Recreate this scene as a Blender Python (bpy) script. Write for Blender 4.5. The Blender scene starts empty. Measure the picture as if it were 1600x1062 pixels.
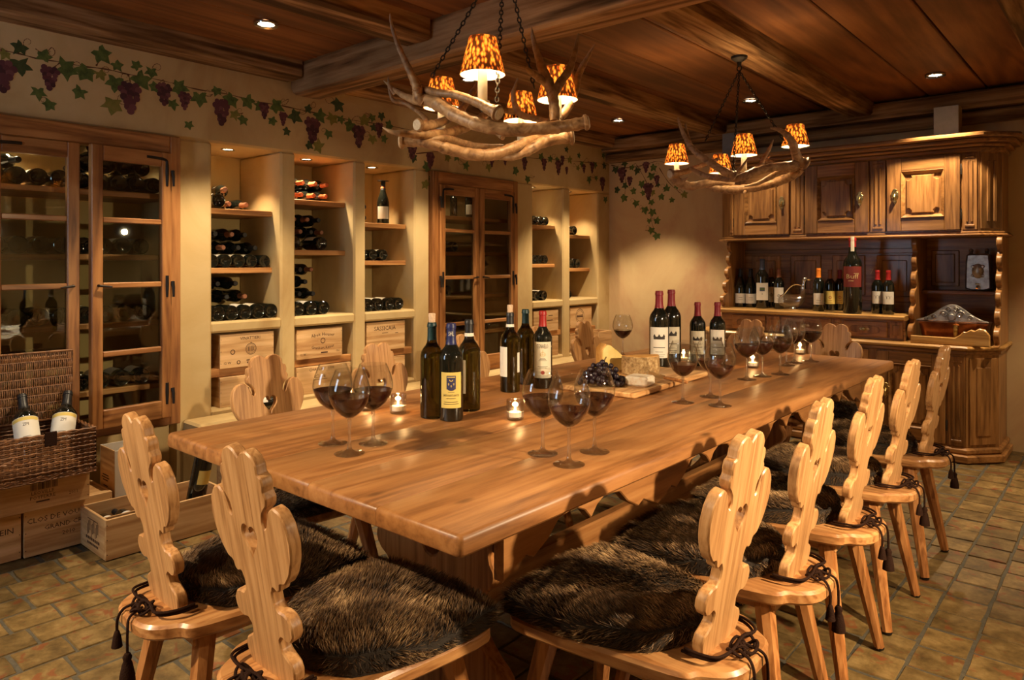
import bpy, math, random
from mathutils import Vector, Matrix
from mathutils.geometry import tessellate_polygon
rnd = random.Random(7)
PI = math.pi
rad = math.radians
SC = bpy.context.scene
COL = SC.collection

# ------------------------------------------------------------------ camera, world, exposure, room lights
CAM_H = 1.25
TH = rad(41.04)
FPX = 1120.0                                   # focal length in pixels of a 1600 px wide frame
cd = bpy.data.cameras.new('camera')
cam = bpy.data.objects.new('camera', cd)
COL.objects.link(cam)
cam.location = (0, 0, CAM_H)
cam.rotation_euler = (PI / 2, 0, TH)
cd.sensor_width = 36.0
cd.lens = 36.0 * FPX / 1600.0
cd.shift_y = -121.0 / 1600.0                   # shift lens: the verticals stay vertical
cd.clip_start = 0.02
SC.camera = cam
w = bpy.data.worlds.new('world')
SC.world = w
w.use_nodes = True
w.node_tree.nodes['Background'].inputs[0].default_value = (1.0, 0.7, 0.45, 1)
w.node_tree.nodes['Background'].inputs[1].default_value = 0.02
SC.view_settings.view_transform = 'Standard'
SC.view_settings.look = 'None'
SC.view_settings.gamma = 1.0
SC.view_settings.use_curve_mapping = False
SC.view_settings.exposure = 0.0
WARM = (1.0, 0.76, 0.47)
LAMP = (1.0, 0.66, 0.32)
# recessed ceiling spotlights: x, y, watts, cone (degrees), aim (dx, dy) below it, label
SPOTS = [
    (-3.20, 1.85, 150, 84, 0, 0, 'round recessed spotlight in the ceiling near the left wine cupboard'),
    (-3.20, 3.26, 150, 84, 0, 0, 'recessed spotlight seen behind the front lampshade of the larger chandelier'),
    (-3.20, 5.00, 180, 84, 0, 0, 'recessed spotlight near the far left corner of the ceiling'),
    (-2.09, 5.01, 60, 80, 0, 0, 'recessed spotlight above the smaller antler chandelier'),
    (-0.94, 5.08, 175, 90, 0, 0, 'recessed spotlight in front of the carved buffet, at right of the ceiling'),
    (0.28, 1.85, 55, 88, -0.2, 0, 'recessed spotlight outside the frame, right of the table'),
    (0.28, 3.40, 60, 88, 0, 0, 'recessed spotlight outside the frame, beyond the camera at right'),
    (0.28, 5.00, 120, 86, 0, 0, 'recessed spotlight outside the frame, in the far right corner'),
    (-2.30, -0.88, 430, 88, 0.75, 1.0, 'recessed spotlight outside the frame, behind the two near chairs'),
    (-0.80, -0.45, 40, 86, 0.0, 0.5, 'recessed spotlight outside the frame, behind the camera'),
    (-3.20, 0.30, 40, 84, 0, 0, 'recessed spotlight outside the frame, before the left wine cupboard'),
]
# spotlights on the right wall (outside the frame): y, z, watts, aim
WALL_SPOTS = [(1.90, 1.58, 330, (-1.6, 0.1, -1.08)), (4.15, 1.62, 50, (-1.6, -0.2, -0.75))]
POWER = 1.0
# chandeliers: watts of each shaded bulb; niche spot watts; candle watts
BULB_W, BULB2_W, NICHE_W, CANDLE_W = 9.0, 8.5, 24.0, 0.35

# ------------------------------------------------------------------ measuring helper: a pixel of the photograph as a real point
F2 = (-math.sin(TH), math.cos(TH))
R2 = (math.cos(TH), math.sin(TH))
def ray(px):
    u = (px - 800.0) / FPX
    return F2[0] + u * R2[0], F2[1] + u * R2[1]
def at(px, py, d):
    r = ray(px)
    return Vector((r[0] * d, r[1] * d, CAM_H - (py - 410.0) * d / FPX))
def on_z(px, py, z):
    return at(px, py, (CAM_H - z) * FPX / (py - 410.0))
def on_x(px, py, x):
    return at(px, py, x / ray(px)[0])
def on_y(px, py, y):
    return at(px, py, y / ray(px)[1])

# ------------------------------------------------------------------ mesh helpers
class MB:
    """collects shapes and links them as ONE mesh object"""
    def __init__(s):
        s.v = []; s.f = []; s.mi = []; s.fac = []; s.m = 0; s.k = 0.0
    def add(s, vs, fs, M=None, fac=None):
        b = len(s.v)
        for i, p in enumerate(vs):
            p = Vector(p)
            s.v.append(M @ p if M else p)
            s.fac.append(fac[i] if fac else s.k)
        for f in fs:
            s.f.append([b + i for i in f]); s.mi.append(s.m)
        return s
    def box(s, c, d, b=0.0, M=None):
        hx, hy, hz = d[0] / 2, d[1] / 2, d[2] / 2
        b = min(b, hx * .9, hy * .9, hz * .9)
        cx, cy, cz = c
        if b <= 0:
            vs = [(cx + x * hx, cy + y * hy, cz + z * hz) for x in (-1, 1) for y in (-1, 1) for z in (-1, 1)]
            return s.add(vs, [(0, 1, 3, 2), (4, 6, 7, 5), (0, 4, 5, 1), (2, 3, 7, 6), (0, 2, 6, 4), (1, 5, 7, 3)], M)
        vs = []; ix = {}
        for x in (-1, 1):
            for y in (-1, 1):
                for z in (-1, 1):
                    for a in range(3):
                        e = [hx - b, hy - b, hz - b]
                        e[a] += b
                        ix[(x, y, z, a)] = len(vs)
                        vs.append((cx + x * e[0], cy + y * e[1], cz + z * e[2]))
        fs = []
        def q(*k): fs.append([ix[j] for j in k])
        for g in (-1, 1):
            o = [(-1, -1), (1, -1), (1, 1), (-1, 1)]
            if g < 0: o = o[::-1]
            q(*[(g, p, r, 0) for p, r in o])
            q(*[(r, g, p, 1) for p, r in o])
            q(*[(p, r, g, 2) for p, r in o])
        for p in (-1, 1):
            for r in (-1, 1):
                for a, bb, mk in ((0, 1, lambda t: (p, r, t)), (1, 2, lambda t: (t, p, r)), (0, 2, lambda t: (p, t, r))):
                    o = [mk(-1) + (a,), mk(1) + (a,), mk(1) + (bb,), mk(-1) + (bb,)]
                    q(*(o if (p * r > 0) == (a != 0 or bb != 2) else o[::-1]))
        for x in (-1, 1):
            for y in (-1, 1):
                for z in (-1, 1):
                    o = [(x, y, z, 0), (x, y, z, 1), (x, y, z, 2)]
                    q(*(o if x * y * z > 0 else o[::-1]))
        return s.add(vs, fs, M)
    def lathe(s, prof, n=24, M=None, a0=0.0, a1=2 * PI, fac=None):
        full = abs(a1 - a0 - 2 * PI) < 1e-6
        m = n if full else n + 1
        vs = []; rows = []; fc = []
        for r, z in prof:
            if r < 1e-7:
                rows.append([len(vs)]); vs.append((0, 0, z))
            else:
                rows.append(list(range(len(vs), len(vs) + m)))
                for i in range(m):
                    a = a0 + (a1 - a0) * i / n
                    vs.append((r * math.cos(a), r * math.sin(a), z))
        fs = []
        for A, B in zip(rows, rows[1:]):
            for i in range(n):
                j = (i + 1) % m if full else i + 1
                if len(A) == 1 and len(B) == 1: continue
                if len(A) == 1: fs.append((A[0], B[j], B[i]))
                elif len(B) == 1: fs.append((A[i], A[j], B[0]))
                else: fs.append((A[i], A[j], B[j], B[i]))
        return s.add(vs, fs, M)
    def tube(s, pts, radii, n=8, M=None, cap=True, facs=None, closed=False):
        pts = [Vector(p) for p in pts]
        if not hasattr(radii, '__len__'): radii = [radii] * len(pts)
        N = len(pts)
        vs = []; fc = []
        up = None
        for i, p in enumerate(pts):
            t = (pts[(i + 1) % N] - pts[i - 1]) if closed else (pts[min(i + 1, N - 1)] - pts[max(i - 1, 0)])
            if t.length < 1e-9: t = Vector((0, 0, 1))
            t.normalize()
            if up is None:
                up = t.orthogonal().normalized()
            up = (up - t * up.dot(t))
            up = up.normalized() if up.length > 1e-6 else t.orthogonal().normalized()
            bn = t.cross(up)
            for k in range(n):
                a = 2 * PI * k / n
                vs.append(p + (up * math.cos(a) + bn * math.sin(a)) * radii[i])
                fc.append(facs[i] if facs else s.k)
        fs = []
        for i in range(N if closed else N - 1):
            j = (i + 1) % N
            for k in range(n):
                l = (k + 1) % n
                fs.append((i * n + k, i * n + l, j * n + l, j * n + k))
        if cap and not closed:
            fs.append(list(range(n))[::-1]); fs.append([(N - 1) * n + k for k in range(n)])
        return s.add(vs, fs, M, fac=fc)
    def prism(s, loops, t, b=0.0, M=None):
        """outline(s) in the local x-z plane, thickness t along y (0..t); first loop outer, the rest holes; b chamfers both faces"""
        L3 = []
        for li, lp in enumerate(loops):
            A = sum(p[0] * q[1] - q[0] * p[1] for p, q in zip(lp, lp[1:] + lp[:1]))
            if (A < 0) == (li == 0): lp = lp[::-1]          # outer ccw, holes cw
            L3.append(lp)
        vs = []; fs = []; base = []
        for lp in L3:
            n = len(lp); ins = []
            for i in range(n):
                p0, p1, p2 = Vector(lp[i - 1]), Vector(lp[i]), Vector(lp[(i + 1) % n])
                d1 = (p1 - p0); d2 = (p2 - p1)
                d1 = d1.normalized() if d1.length > 1e-9 else Vector((1, 0))
                d2 = d2.normalized() if d2.length > 1e-9 else d1
                nn = Vector((-d1.y - d2.y, d1.x + d2.x))
                nn = nn.normalized() if nn.length > 1e-6 else Vector((-d1.y, d1.x))
                ins.append(p1 + nn * b)
            o = len(vs); base.append((o, n))
            rings = [(ins, 0.0), (lp, b), (lp, t - b), (ins, t)] if b > 0 else [(lp, 0.0), (lp, t)]
            for rg, y in rings:
                for p in rg: vs.append((p[0], y, p[1]))
            for r in range(len(rings) - 1):
                for i in range(n):
                    j = (i + 1) % n
                    fs.append((o + r * n + i, o + r * n + j, o + (r + 1) * n + j, o + (r + 1) * n + i))
        flat = []
        for o, n in base: flat += [(o, i, n) for i in range(n)]
        tri = tessellate_polygon([[Vector((vs[o + i][0], vs[o + i][2], 0)) for i in range(n)] for o, n in base])
        last = 3 if b > 0 else 1
        for a, c, d in tri:
            ia = [flat[k][0] + flat[k][1] for k in (a, c, d)]
            p, q, r = (vs[k] for k in ia)
            ccw = (q[0] - p[0]) * (r[2] - p[2]) - (q[2] - p[2]) * (r[0] - p[0]) > 0
            if not ccw: ia = ia[::-1]
            fs.append(ia)                                   # y = 0 face, normal -y
            ib = [flat[k][0] + flat[k][1] + last * flat[k][2] for k in (a, c, d)]
            p, q, r = (vs[k] for k in ib)
            ccw = (q[0] - p[0]) * (r[2] - p[2]) - (q[2] - p[2]) * (r[0] - p[0]) > 0
            if ccw: ib = ib[::-1]
            fs.append(ib)
        return s.add(vs, fs, M)
    def mesh(s, name, mats, smooth=40):
        me = bpy.data.meshes.new(name)
        me.from_pydata([tuple(p) for p in s.v], [], s.f)
        for m in (mats if isinstance(mats, (list, tuple)) else [mats]): me.materials.append(m)
        if any(s.mi): me.polygons.foreach_set('material_index', s.mi)
        if any(s.fac):
            at_ = me.attributes.new('fac', 'FLOAT', 'POINT'); at_.data.foreach_set('value', s.fac)
        if smooth:
            me.polygons.foreach_set('use_smooth', [True] * len(me.polygons))
            me.set_sharp_from_angle(angle=rad(smooth))
        me.update()
        return me
    def build(s, name, mats, parent=None, loc=None, rot=None, smooth=40):
        o = bpy.data.objects.new(name, s.mesh(name, mats, smooth))
        COL.objects.link(o)
        if parent: o.parent = parent
        if loc is not None: o.location = loc
        if rot is not None: o.rotation_euler = rot
        return o

def T(x=0, y=0, z=0): return Matrix.Translation((x, y, z))
def RX(a): return Matrix.Rotation(rad(a), 4, 'X')
def RY(a): return Matrix.Rotation(rad(a), 4, 'Y')
def RZ(a): return Matrix.Rotation(rad(a), 4, 'Z')
def SCL(x, y=None, z=None):
    y = x if y is None else y; z = x if z is None else z
    return Matrix.Diagonal((x, y, z, 1))
def inst(name, me, parent=None, loc=(0, 0, 0), rot=(0, 0, 0), scale=None):
    o = bpy.data.objects.new(name, me); COL.objects.link(o)
    o.parent = parent; o.location = loc; o.rotation_euler = rot
    if scale: o.scale = scale
    return o
def tag(o, label, cat, group=None):
    o['label'] = label; o['category'] = cat
    if group: o['group'] = group
    return o
def thing(name, label, cat, loc=(0, 0, 0), rz=0.0, group=None):
    o = bpy.data.objects.new(name, None); COL.objects.link(o)
    o.empty_display_size = 0.05
    o.location = loc; o.rotation_euler = (0, 0, rz)
    return tag(o, label, cat, group)
def empty(name, parent, loc=(0, 0, 0), rot=(0, 0, 0)):
    o = bpy.data.objects.new(name, None); COL.objects.link(o)
    o.parent = parent; o.location = loc; o.rotation_euler = rot; o.empty_display_size = 0.03
    return o
KIDS = {}
def copy_tree(o, parent=None):
    c = o.copy(); COL.objects.link(c); c.parent = parent
    for ch in list(o.children): copy_tree(ch, c)
    return c
def structure(o):
    o['kind'] = 'structure'; return o
def chaikin(p, it=1, closed=True):
    for _ in range(it):
        q = []
        n = len(p)
        for i in range(n if closed else n - 1):
            a, b = p[i], p[(i + 1) % n]
            q.append((a[0] * .75 + b[0] * .25, a[1] * .75 + b[1] * .25))
            q.append((a[0] * .25 + b[0] * .75, a[1] * .25 + b[1] * .75))
        p = q if closed else [p[0]] + q + [p[-1]]
    return p
def catmull(P, n=6):
    P = [Vector(p) for p in P]; out = []
    for i in range(len(P) - 1):
        a, b, c, d = P[max(i - 1, 0)], P[i], P[i + 1], P[min(i + 2, len(P) - 1)]
        for k in range(n):
            t = k / n
            out.append(.5 * ((2 * b) + (c - a) * t + (2 * a - 5 * b + 4 * c - d) * t * t + (3 * b - a - 3 * c + d) * t ** 3))
    out.append(P[-1]); return out
TXC = {}
def text_geo(s):
    """(verts, faces, width) of a line of lettering with capitals 1 high, centred"""
    if s not in TXC:
        cu = bpy.data.curves.new('lettering', 'FONT'); cu.body = s; cu.resolution_u = 1
        ob = bpy.data.objects.new('lettering', cu)
        me = bpy.data.meshes.new_from_object(ob)
        vs = [(v.co.x / .7, v.co.y / .7) for v in me.vertices]
        fs = [tuple(p.vertices) for p in me.polygons]
        bpy.data.objects.remove(ob); bpy.data.curves.remove(cu); bpy.data.meshes.remove(me)
        xs = [v[0] for v in vs]; mx = (min(xs) + max(xs)) / 2
        TXC[s] = ([(x - mx, y) for x, y in vs], fs, max(xs) - min(xs))
    return TXC[s]
def put_text(mb, s, x, z, h, wmax=None, M=None, arc=0.0, wid=None):
    """flat lettering in the local x-z plane (facing -y), baseline z, cap height h; arc bends the line"""
    vs, fs, wd = text_geo(s)
    k = h if not wid else wid / wd
    if wmax and wd * k > wmax: k = wmax / wd
    out = []
    for a, b in vs:
        X = a * k; Z = b * h
        if arc:
            Rr = 1.0 / arc; an = X / Rr
            X, Z = (Rr + Z) * math.sin(an), (Rr + Z) * math.cos(an) - Rr
        out.append((x + X, 0, z + Z))
    mb.add(out, fs, M)
def ring_text_M(M): return M
# ------------------------------------------------------------------ materials (all node-based)
def new_mat(name):
    m = bpy.data.materials.new(name); m.use_nodes = True
    nt = m.node_tree; nt.nodes.clear()
    out = nt.nodes.new('ShaderNodeOutputMaterial')
    return m, nt, out
def N(nt, typ, **kw):
    n = nt.nodes.new('ShaderNode' + typ)
    for k, v in kw.items():
        if k.startswith('i_'):
            n.inputs[k[2:].replace('_', ' ')].default_value = v
        else: setattr(n, k, v)
    return n
def ramp(nt, stops):
    r = nt.nodes.new('ShaderNodeValToRGB'); e = r.color_ramp.elements
    while len(e) < len(stops): e.new(0.5)
    for i, (p, c) in enumerate(stops):
        e[i].position = p; e[i].color = (c[0], c[1], c[2], 1)
    return r
def principled(nt, out, **kw):
    p = nt.nodes.new('ShaderNodeBsdfPrincipled')
    for k, v in kw.items(): p.inputs[k.replace('_', ' ')].default_value = v
    nt.links.new(p.outputs[0], out.inputs[0]); return p
def c4(c): return (c[0], c[1], c[2], 1)
def plain(name, col, rough=.5, metal=0.0, spec=.5, coat=0.0, bump=0.0, bscale=60, var=0.0):
    m, nt, out = new_mat(name)
    p = principled(nt, out, Base_Color=c4(col), Roughness=rough, Metallic=metal, Coat_Weight=coat, Coat_Roughness=.08)
    p.inputs['Specular IOR Level'].default_value = spec
    if bump or var:
        tc = N(nt, 'TexCoord'); no = N(nt, 'TexNoise'); no.inputs['Scale'].default_value = bscale; no.inputs['Detail'].default_value = 5
        nt.links.new(tc.outputs['Object'], no.inputs['Vector'])
        if var:
            r = ramp(nt, [(.3, [x * (1 - var) for x in col]), (.7, [min(1, x * (1 + var)) for x in col])])
            nt.links.new(no.outputs[0], r.inputs[0]); nt.links.new(r.outputs[0], p.inputs['Base Color'])
        if bump:
            b = N(nt, 'Bump'); b.inputs['Strength'].default_value = bump; b.inputs['Distance'].default_value = .004
            nt.links.new(no.outputs[0], b.inputs['Height']); nt.links.new(b.outputs[0], p.inputs['Normal'])
    return m
def wood(name, dark, mid, light, axis='Z', scale=1.0, rough=.45, bump=.12, knots=.6, coat=0.0, var=.25, stretch=14.0, crack=0.0, spec=.35, fig=.3):
    m, nt, out = new_mat(name); L = nt.links.new
    p = principled(nt, out, Roughness=rough, Coat_Weight=coat, Coat_Roughness=.15)
    p.inputs['Specular IOR Level'].default_value = spec
    tc = N(nt, 'TexCoord'); oi = N(nt, 'ObjectInfo')
    sc = N(nt, 'VectorMath', operation='SCALE'); sc.inputs[0].default_value = (3.1, 7.3, 5.7)
    L(oi.outputs['Random'], sc.inputs['Scale'])
    ad = N(nt, 'VectorMath', operation='ADD'); L(tc.outputs['Object'], ad.inputs[0]); L(sc.outputs[0], ad.inputs[1])
    mp = N(nt, 'Mapping'); L(ad.outputs[0], mp.inputs[0])
    s = [stretch * scale] * 3; s['XYZ'.index(axis)] = 1.0 * scale
    mp.inputs['Scale'].default_value = s
    # soft figure
    n1 = N(nt, 'TexNoise'); n1.inputs['Scale'].default_value = .55; n1.inputs['Detail'].default_value = 3; n1.inputs['Distortion'].default_value = .6
    L(mp.outputs[0], n1.inputs['Vector'])
    wv = N(nt, 'MapRange'); wv.inputs[1].default_value = 0; wv.inputs[2].default_value = 1; wv.inputs[3].default_value = 0; wv.inputs[4].default_value = 34
    L(n1.outputs[0], wv.inputs[0])
    sn = N(nt, 'Math', operation='SINE'); L(wv.outputs[0], sn.inputs[0])
    m1 = N(nt, 'MapRange'); m1.inputs[1].default_value = -1; m1.inputs[2].default_value = 1; L(sn.outputs[0], m1.inputs[0])
    # fine grain
    n2 = N(nt, 'TexNoise'); n2.inputs['Scale'].default_value = 4.5; n2.inputs['Detail'].default_value = 6; n2.inputs['Roughness'].default_value = .65
    L(mp.outputs[0], n2.inputs['Vector'])
    mx = N(nt, 'Mix', data_type='FLOAT'); mx.inputs[0].default_value = 1 - fig
    L(m1.outputs[0], mx.inputs[2]); L(n2.outputs[0], mx.inputs[3])
    r = ramp(nt, [(.26, dark), (.5, mid), (.74, light)]); L(mx.outputs[0], r.inputs[0])
    col = r.outputs[0]
    # big tone drift
    n3 = N(nt, 'TexNoise'); n3.inputs['Scale'].default_value = 2.2 * scale; L(ad.outputs[0], n3.inputs['Vector'])
    hs = N(nt, 'HueSaturation')
    va = N(nt, 'MapRange'); va.inputs[3].default_value = 1 - var; va.inputs[4].default_value = 1 + var; L(n3.outputs[0], va.inputs[0]); va.inputs[1].default_value = .25; va.inputs[2].default_value = .75
    rv = N(nt, 'MapRange'); rv.inputs[3].default_value = 1 - var * .5; rv.inputs[4].default_value = 1 + var * .5; L(oi.outputs['Random'], rv.inputs[0])
    mu = N(nt, 'Math', operation='MULTIPLY'); L(va.outputs[0], mu.inputs[0]); L(rv.outputs[0], mu.inputs[1])
    L(mu.outputs[0], hs.inputs['Value']); L(col, hs.inputs['Color']); col = hs.outputs[0]
    if knots:
        mk = N(nt, 'Mapping'); L(ad.outputs[0], mk.inputs[0]); ks = [7 * scale] * 3; ks['XYZ'.index(axis)] = 3.0 * scale; mk.inputs['Scale'].default_value = ks
        vo = N(nt, 'TexVoronoi'); vo.inputs['Scale'].default_value = .8; L(mk.outputs[0], vo.inputs['Vector'])
        k = N(nt, 'MapRange'); k.inputs[1].default_value = .02; k.inputs[2].default_value = .085; k.inputs[3].default_value = knots; k.inputs[4].default_value = 0; L(vo.outputs['Distance'], k.inputs[0])
        mc = N(nt, 'Mix', data_type='RGBA'); L(k.outputs[0], mc.inputs[0]); L(col, mc.inputs[6]); mc.inputs[7].default_value = c4([x * .35 for x in dark]); col = mc.outputs[2]
    if crack:
        mk = N(nt, 'Mapping'); L(ad.outputs[0], mk.inputs[0]); ks = [9.0] * 3; ks['XYZ'.index(axis)] = .6; mk.inputs['Scale'].default_value = ks
        n4 = N(nt, 'TexNoise'); n4.inputs['Scale'].default_value = 1.0; n4.inputs['Detail'].default_value = 4; L(mk.outputs[0], n4.inputs['Vector'])
        k = N(nt, 'MapRange'); k.inputs[1].default_value = .36; k.inputs[2].default_value = .42; k.inputs[3].default_value = crack; k.inputs[4].default_value = 0; L(n4.outputs[0], k.inputs[0])
        mc = N(nt, 'Mix', data_type='RGBA'); L(k.outputs[0], mc.inputs[0]); L(col, mc.inputs[6]); mc.inputs[7].default_value = c4([x * .3 for x in dark]); col = mc.outputs[2]
    L(col, p.inputs['Base Color'])
    if bump:
        b = N(nt, 'Bump'); b.inputs['Strength'].default_value = bump; b.inputs['Distance'].default_value = .003
        L(mx.outputs[0], b.inputs['Height']); L(b.outputs[0], p.inputs['Normal'])
    return m
def plaster(name, a, b, c, sc=1.6, rough=.85):
    m, nt, out = new_mat(name); L = nt.links.new
    p = principled(nt, out, Roughness=rough); p.inputs['Specular IOR Level'].default_value = .15
    tc = N(nt, 'TexCoord')
    n1 = N(nt, 'TexNoise'); n1.inputs['Scale'].default_value = sc; n1.inputs['Detail'].default_value = 8; n1.inputs['Roughness'].default_value = .62; n1.inputs['Distortion'].default_value = .8
    mp = N(nt, 'Mapping'); mp.inputs['Scale'].default_value = (1, 1, .7)
    L(tc.outputs['Object'], mp.inputs[0]); L(mp.outputs[0], n1.inputs['Vector'])
    r = ramp(nt, [(.32, b), (.5, a), (.68, c)]); L(n1.outputs[0], r.inputs[0]); L(r.outputs[0], p.inputs['Base Color'])
    n2 = N(nt, 'TexNoise'); n2.inputs['Scale'].default_value = 9; n2.inputs['Detail'].default_value = 7
    L(tc.outputs['Object'], n2.inputs['Vector'])
    bp = N(nt, 'Bump'); bp.inputs['Strength'].default_value = .18; bp.inputs['Distance'].default_value = .01
    L(n2.outputs[0], bp.inputs['Height']); L(bp.outputs[0], p.inputs['Normal'])
    return m
def tile_mat():
    m, nt, out = new_mat('terracotta_tile'); L = nt.links.new
    p = principled(nt, out, Roughness=.5); p.inputs['Specular IOR Level'].default_value = .3
    g = N(nt, 'NewGeometry'); oi = N(nt, 'ObjectInfo')
    n1 = N(nt, 'TexNoise'); n1.inputs['Scale'].default_value = 11; n1.inputs['Detail'].default_value = 9; n1.inputs['Roughness'].default_value = .72
    L(g.outputs['Position'], n1.inputs['Vector'])
    r = ramp(nt, [(.32, (.055, .033, .011)), (.5, (.135, .084, .028)), (.68, (.235, .155, .060))]); L(n1.outputs[0], r.inputs[0])
    n2 = N(nt, 'TexNoise'); n2.inputs['Scale'].default_value = 13; n2.inputs['Detail'].default_value = 5; n2.inputs['Distortion'].default_value = 1.2
    L(g.outputs['Position'], n2.inputs['Vector'])
    k = N(nt, 'MapRange'); k.inputs[1].default_value = .575; k.inputs[2].default_value = .64; k.inputs[4].default_value = .75; L(n2.outputs[0], k.inputs[0])
    mc = N(nt, 'Mix', data_type='RGBA'); L(k.outputs[0], mc.inputs[0]); L(r.outputs[0], mc.inputs[6]); mc.inputs[7].default_value = (.15, .042, .014, 1)
    hs = N(nt, 'HueSaturation'); rv = N(nt, 'MapRange'); rv.inputs[3].default_value = .72; rv.inputs[4].default_value = 1.25; L(oi.outputs['Random'], rv.inputs[0])
    L(rv.outputs[0], hs.inputs['Value']); L(mc.outputs[2], hs.inputs['Color']); L(hs.outputs[0], p.inputs['Base Color'])
    n3 = N(nt, 'TexNoise'); n3.inputs['Scale'].default_value = 22; n3.inputs['Detail'].default_value = 5; L(g.outputs['Position'], n3.inputs['Vector'])
    b = N(nt, 'Bump'); b.inputs['Strength'].default_value = .35; b.inputs['Distance'].default_value = .006; L(n3.outputs[0], b.inputs['Height']); L(b.outputs[0], p.inputs['Normal'])
    return m
def glass(name, col=(1, 1, 1), rough=0.0, ior=1.45):
    m, nt, out = new_mat(name)
    principled(nt, out, Base_Color=c4(col), Roughness=rough, Transmission_Weight=1.0, IOR=ior)
    return m
def schlick(nt, r0=.042):
    lw = N(nt, 'LayerWeight'); lw.inputs[0].default_value = .5
    pw = N(nt, 'Math', operation='POWER'); pw.inputs[1].default_value = 5.0; nt.links.new(lw.outputs['Facing'], pw.inputs[0])
    ma = N(nt, 'Math', operation='MULTIPLY_ADD'); ma.inputs[1].default_value = 1 - r0; ma.inputs[2].default_value = r0; nt.links.new(pw.outputs[0], ma.inputs[0])
    return ma.outputs[0]
def pane_mat():
    m, nt, out = new_mat('window_glass'); L = nt.links.new
    t = N(nt, 'BsdfTransparent'); t.inputs[0].default_value = (.93, .95, .93, 1)
    g = N(nt, 'BsdfGlossy'); g.inputs['Roughness'].default_value = .015
    f = schlick(nt)
    mx = N(nt, 'MixShader'); L(f, mx.inputs[0]); L(t.outputs[0], mx.inputs[1]); L(g.outputs[0], mx.inputs[2]); L(mx.outputs[0], out.inputs[0])
    return m
def thin_glass(name, tint=(.97, .975, .97), mix=0.0, r0=.07):
    m, nt, out = new_mat(name); L = nt.links.new
    t = N(nt, 'BsdfTransparent'); t.inputs[0].default_value = c4(tint)
    g = N(nt, 'BsdfGlossy'); g.inputs['Roughness'].default_value = .01
    f = schlick(nt, r0)
    mx = N(nt, 'MixShader'); L(f, mx.inputs[0]); L(t.outputs[0], mx.inputs[1]); L(g.outputs[0], mx.inputs[2])
    if mix:
        r = N(nt, 'BsdfGlass'); r.inputs['IOR'].default_value = 1.5; r.inputs['Roughness'].default_value = 0
        m2 = N(nt, 'MixShader'); m2.inputs[0].default_value = mix; L(mx.outputs[0], m2.inputs[1]); L(r.outputs[0], m2.inputs[2]); mx = m2
    L(mx.outputs[0], out.inputs[0]); return m
def emit(name, col, s):
    m, nt, out = new_mat(name); e = N(nt, 'Emission'); e.inputs[0].default_value = c4(col); e.inputs[1].default_value = s
    nt.links.new(e.outputs[0], out.inputs[0]); return m
def fur_mat(name, root, mid, tip):
    m, nt, out = new_mat(name); L = nt.links.new
    p = principled(nt, out, Roughness=.55); p.inputs['Specular IOR Level'].default_value = .25
    a = N(nt, 'Attribute', attribute_name='fac')
    tc = N(nt, 'TexCoord'); oi = N(nt, 'ObjectInfo')
    ad = N(nt, 'VectorMath', operation='ADD'); L(tc.outputs['Object'], ad.inputs[0]); L(oi.outputs['Random'], ad.inputs[1])
    n = N(nt, 'TexNoise'); n.inputs['Scale'].default_value = 9; n.inputs['Detail'].default_value = 3; L(ad.outputs[0], n.inputs['Vector'])
    mr = N(nt, 'MapRange'); mr.inputs[1].default_value = .3; mr.inputs[2].default_value = .7; mr.inputs[3].default_value = .55; mr.inputs[4].default_value = 1.25; L(n.outputs[0], mr.inputs[0])
    mu = N(nt, 'Math', operation='MULTIPLY'); L(a.outputs['Fac'], mu.inputs[0]); L(mr.outputs[0], mu.inputs[1])
    r = ramp(nt, [(.1, root), (.55, mid), (.95, tip)]); L(mu.outputs[0], r.inputs[0]); L(r.outputs[0], p.inputs['Base Color'])
    return m
def antler_mat():
    m, nt, out = new_mat('antler_horn'); L = nt.links.new
    p = principled(nt, out, Roughness=.42); p.inputs['Specular IOR Level'].default_value = .4
    a = N(nt, 'Attribute', attribute_name='fac'); g = N(nt, 'TexCoord')
    n = N(nt, 'TexNoise'); n.inputs['Scale'].default_value = 38; n.inputs['Detail'].default_value = 5; n.inputs['Distortion'].default_value = 1.0; L(g.outputs['Object'], n.inputs['Vector'])
    r = ramp(nt, [(.28, (.12, .055, .022)), (.5, (.33, .18, .08)), (.75, (.55, .36, .19))]); L(n.outputs[0], r.inputs[0])
    mc = N(nt, 'Mix', data_type='RGBA'); L(a.outputs['Fac'], mc.inputs[0]); L(r.outputs[0], mc.inputs[6]); mc.inputs[7].default_value = (.52, .40, .26, 1)
    L(mc.outputs[2], p.inputs['Base Color'])
    b = N(nt, 'Bump'); b.inputs['Strength'].default_value = .5; b.inputs['Distance'].default_value = .004; L(n.outputs[0], b.inputs['Height']); L(b.outputs[0], p.inputs['Normal'])
    return m
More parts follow.
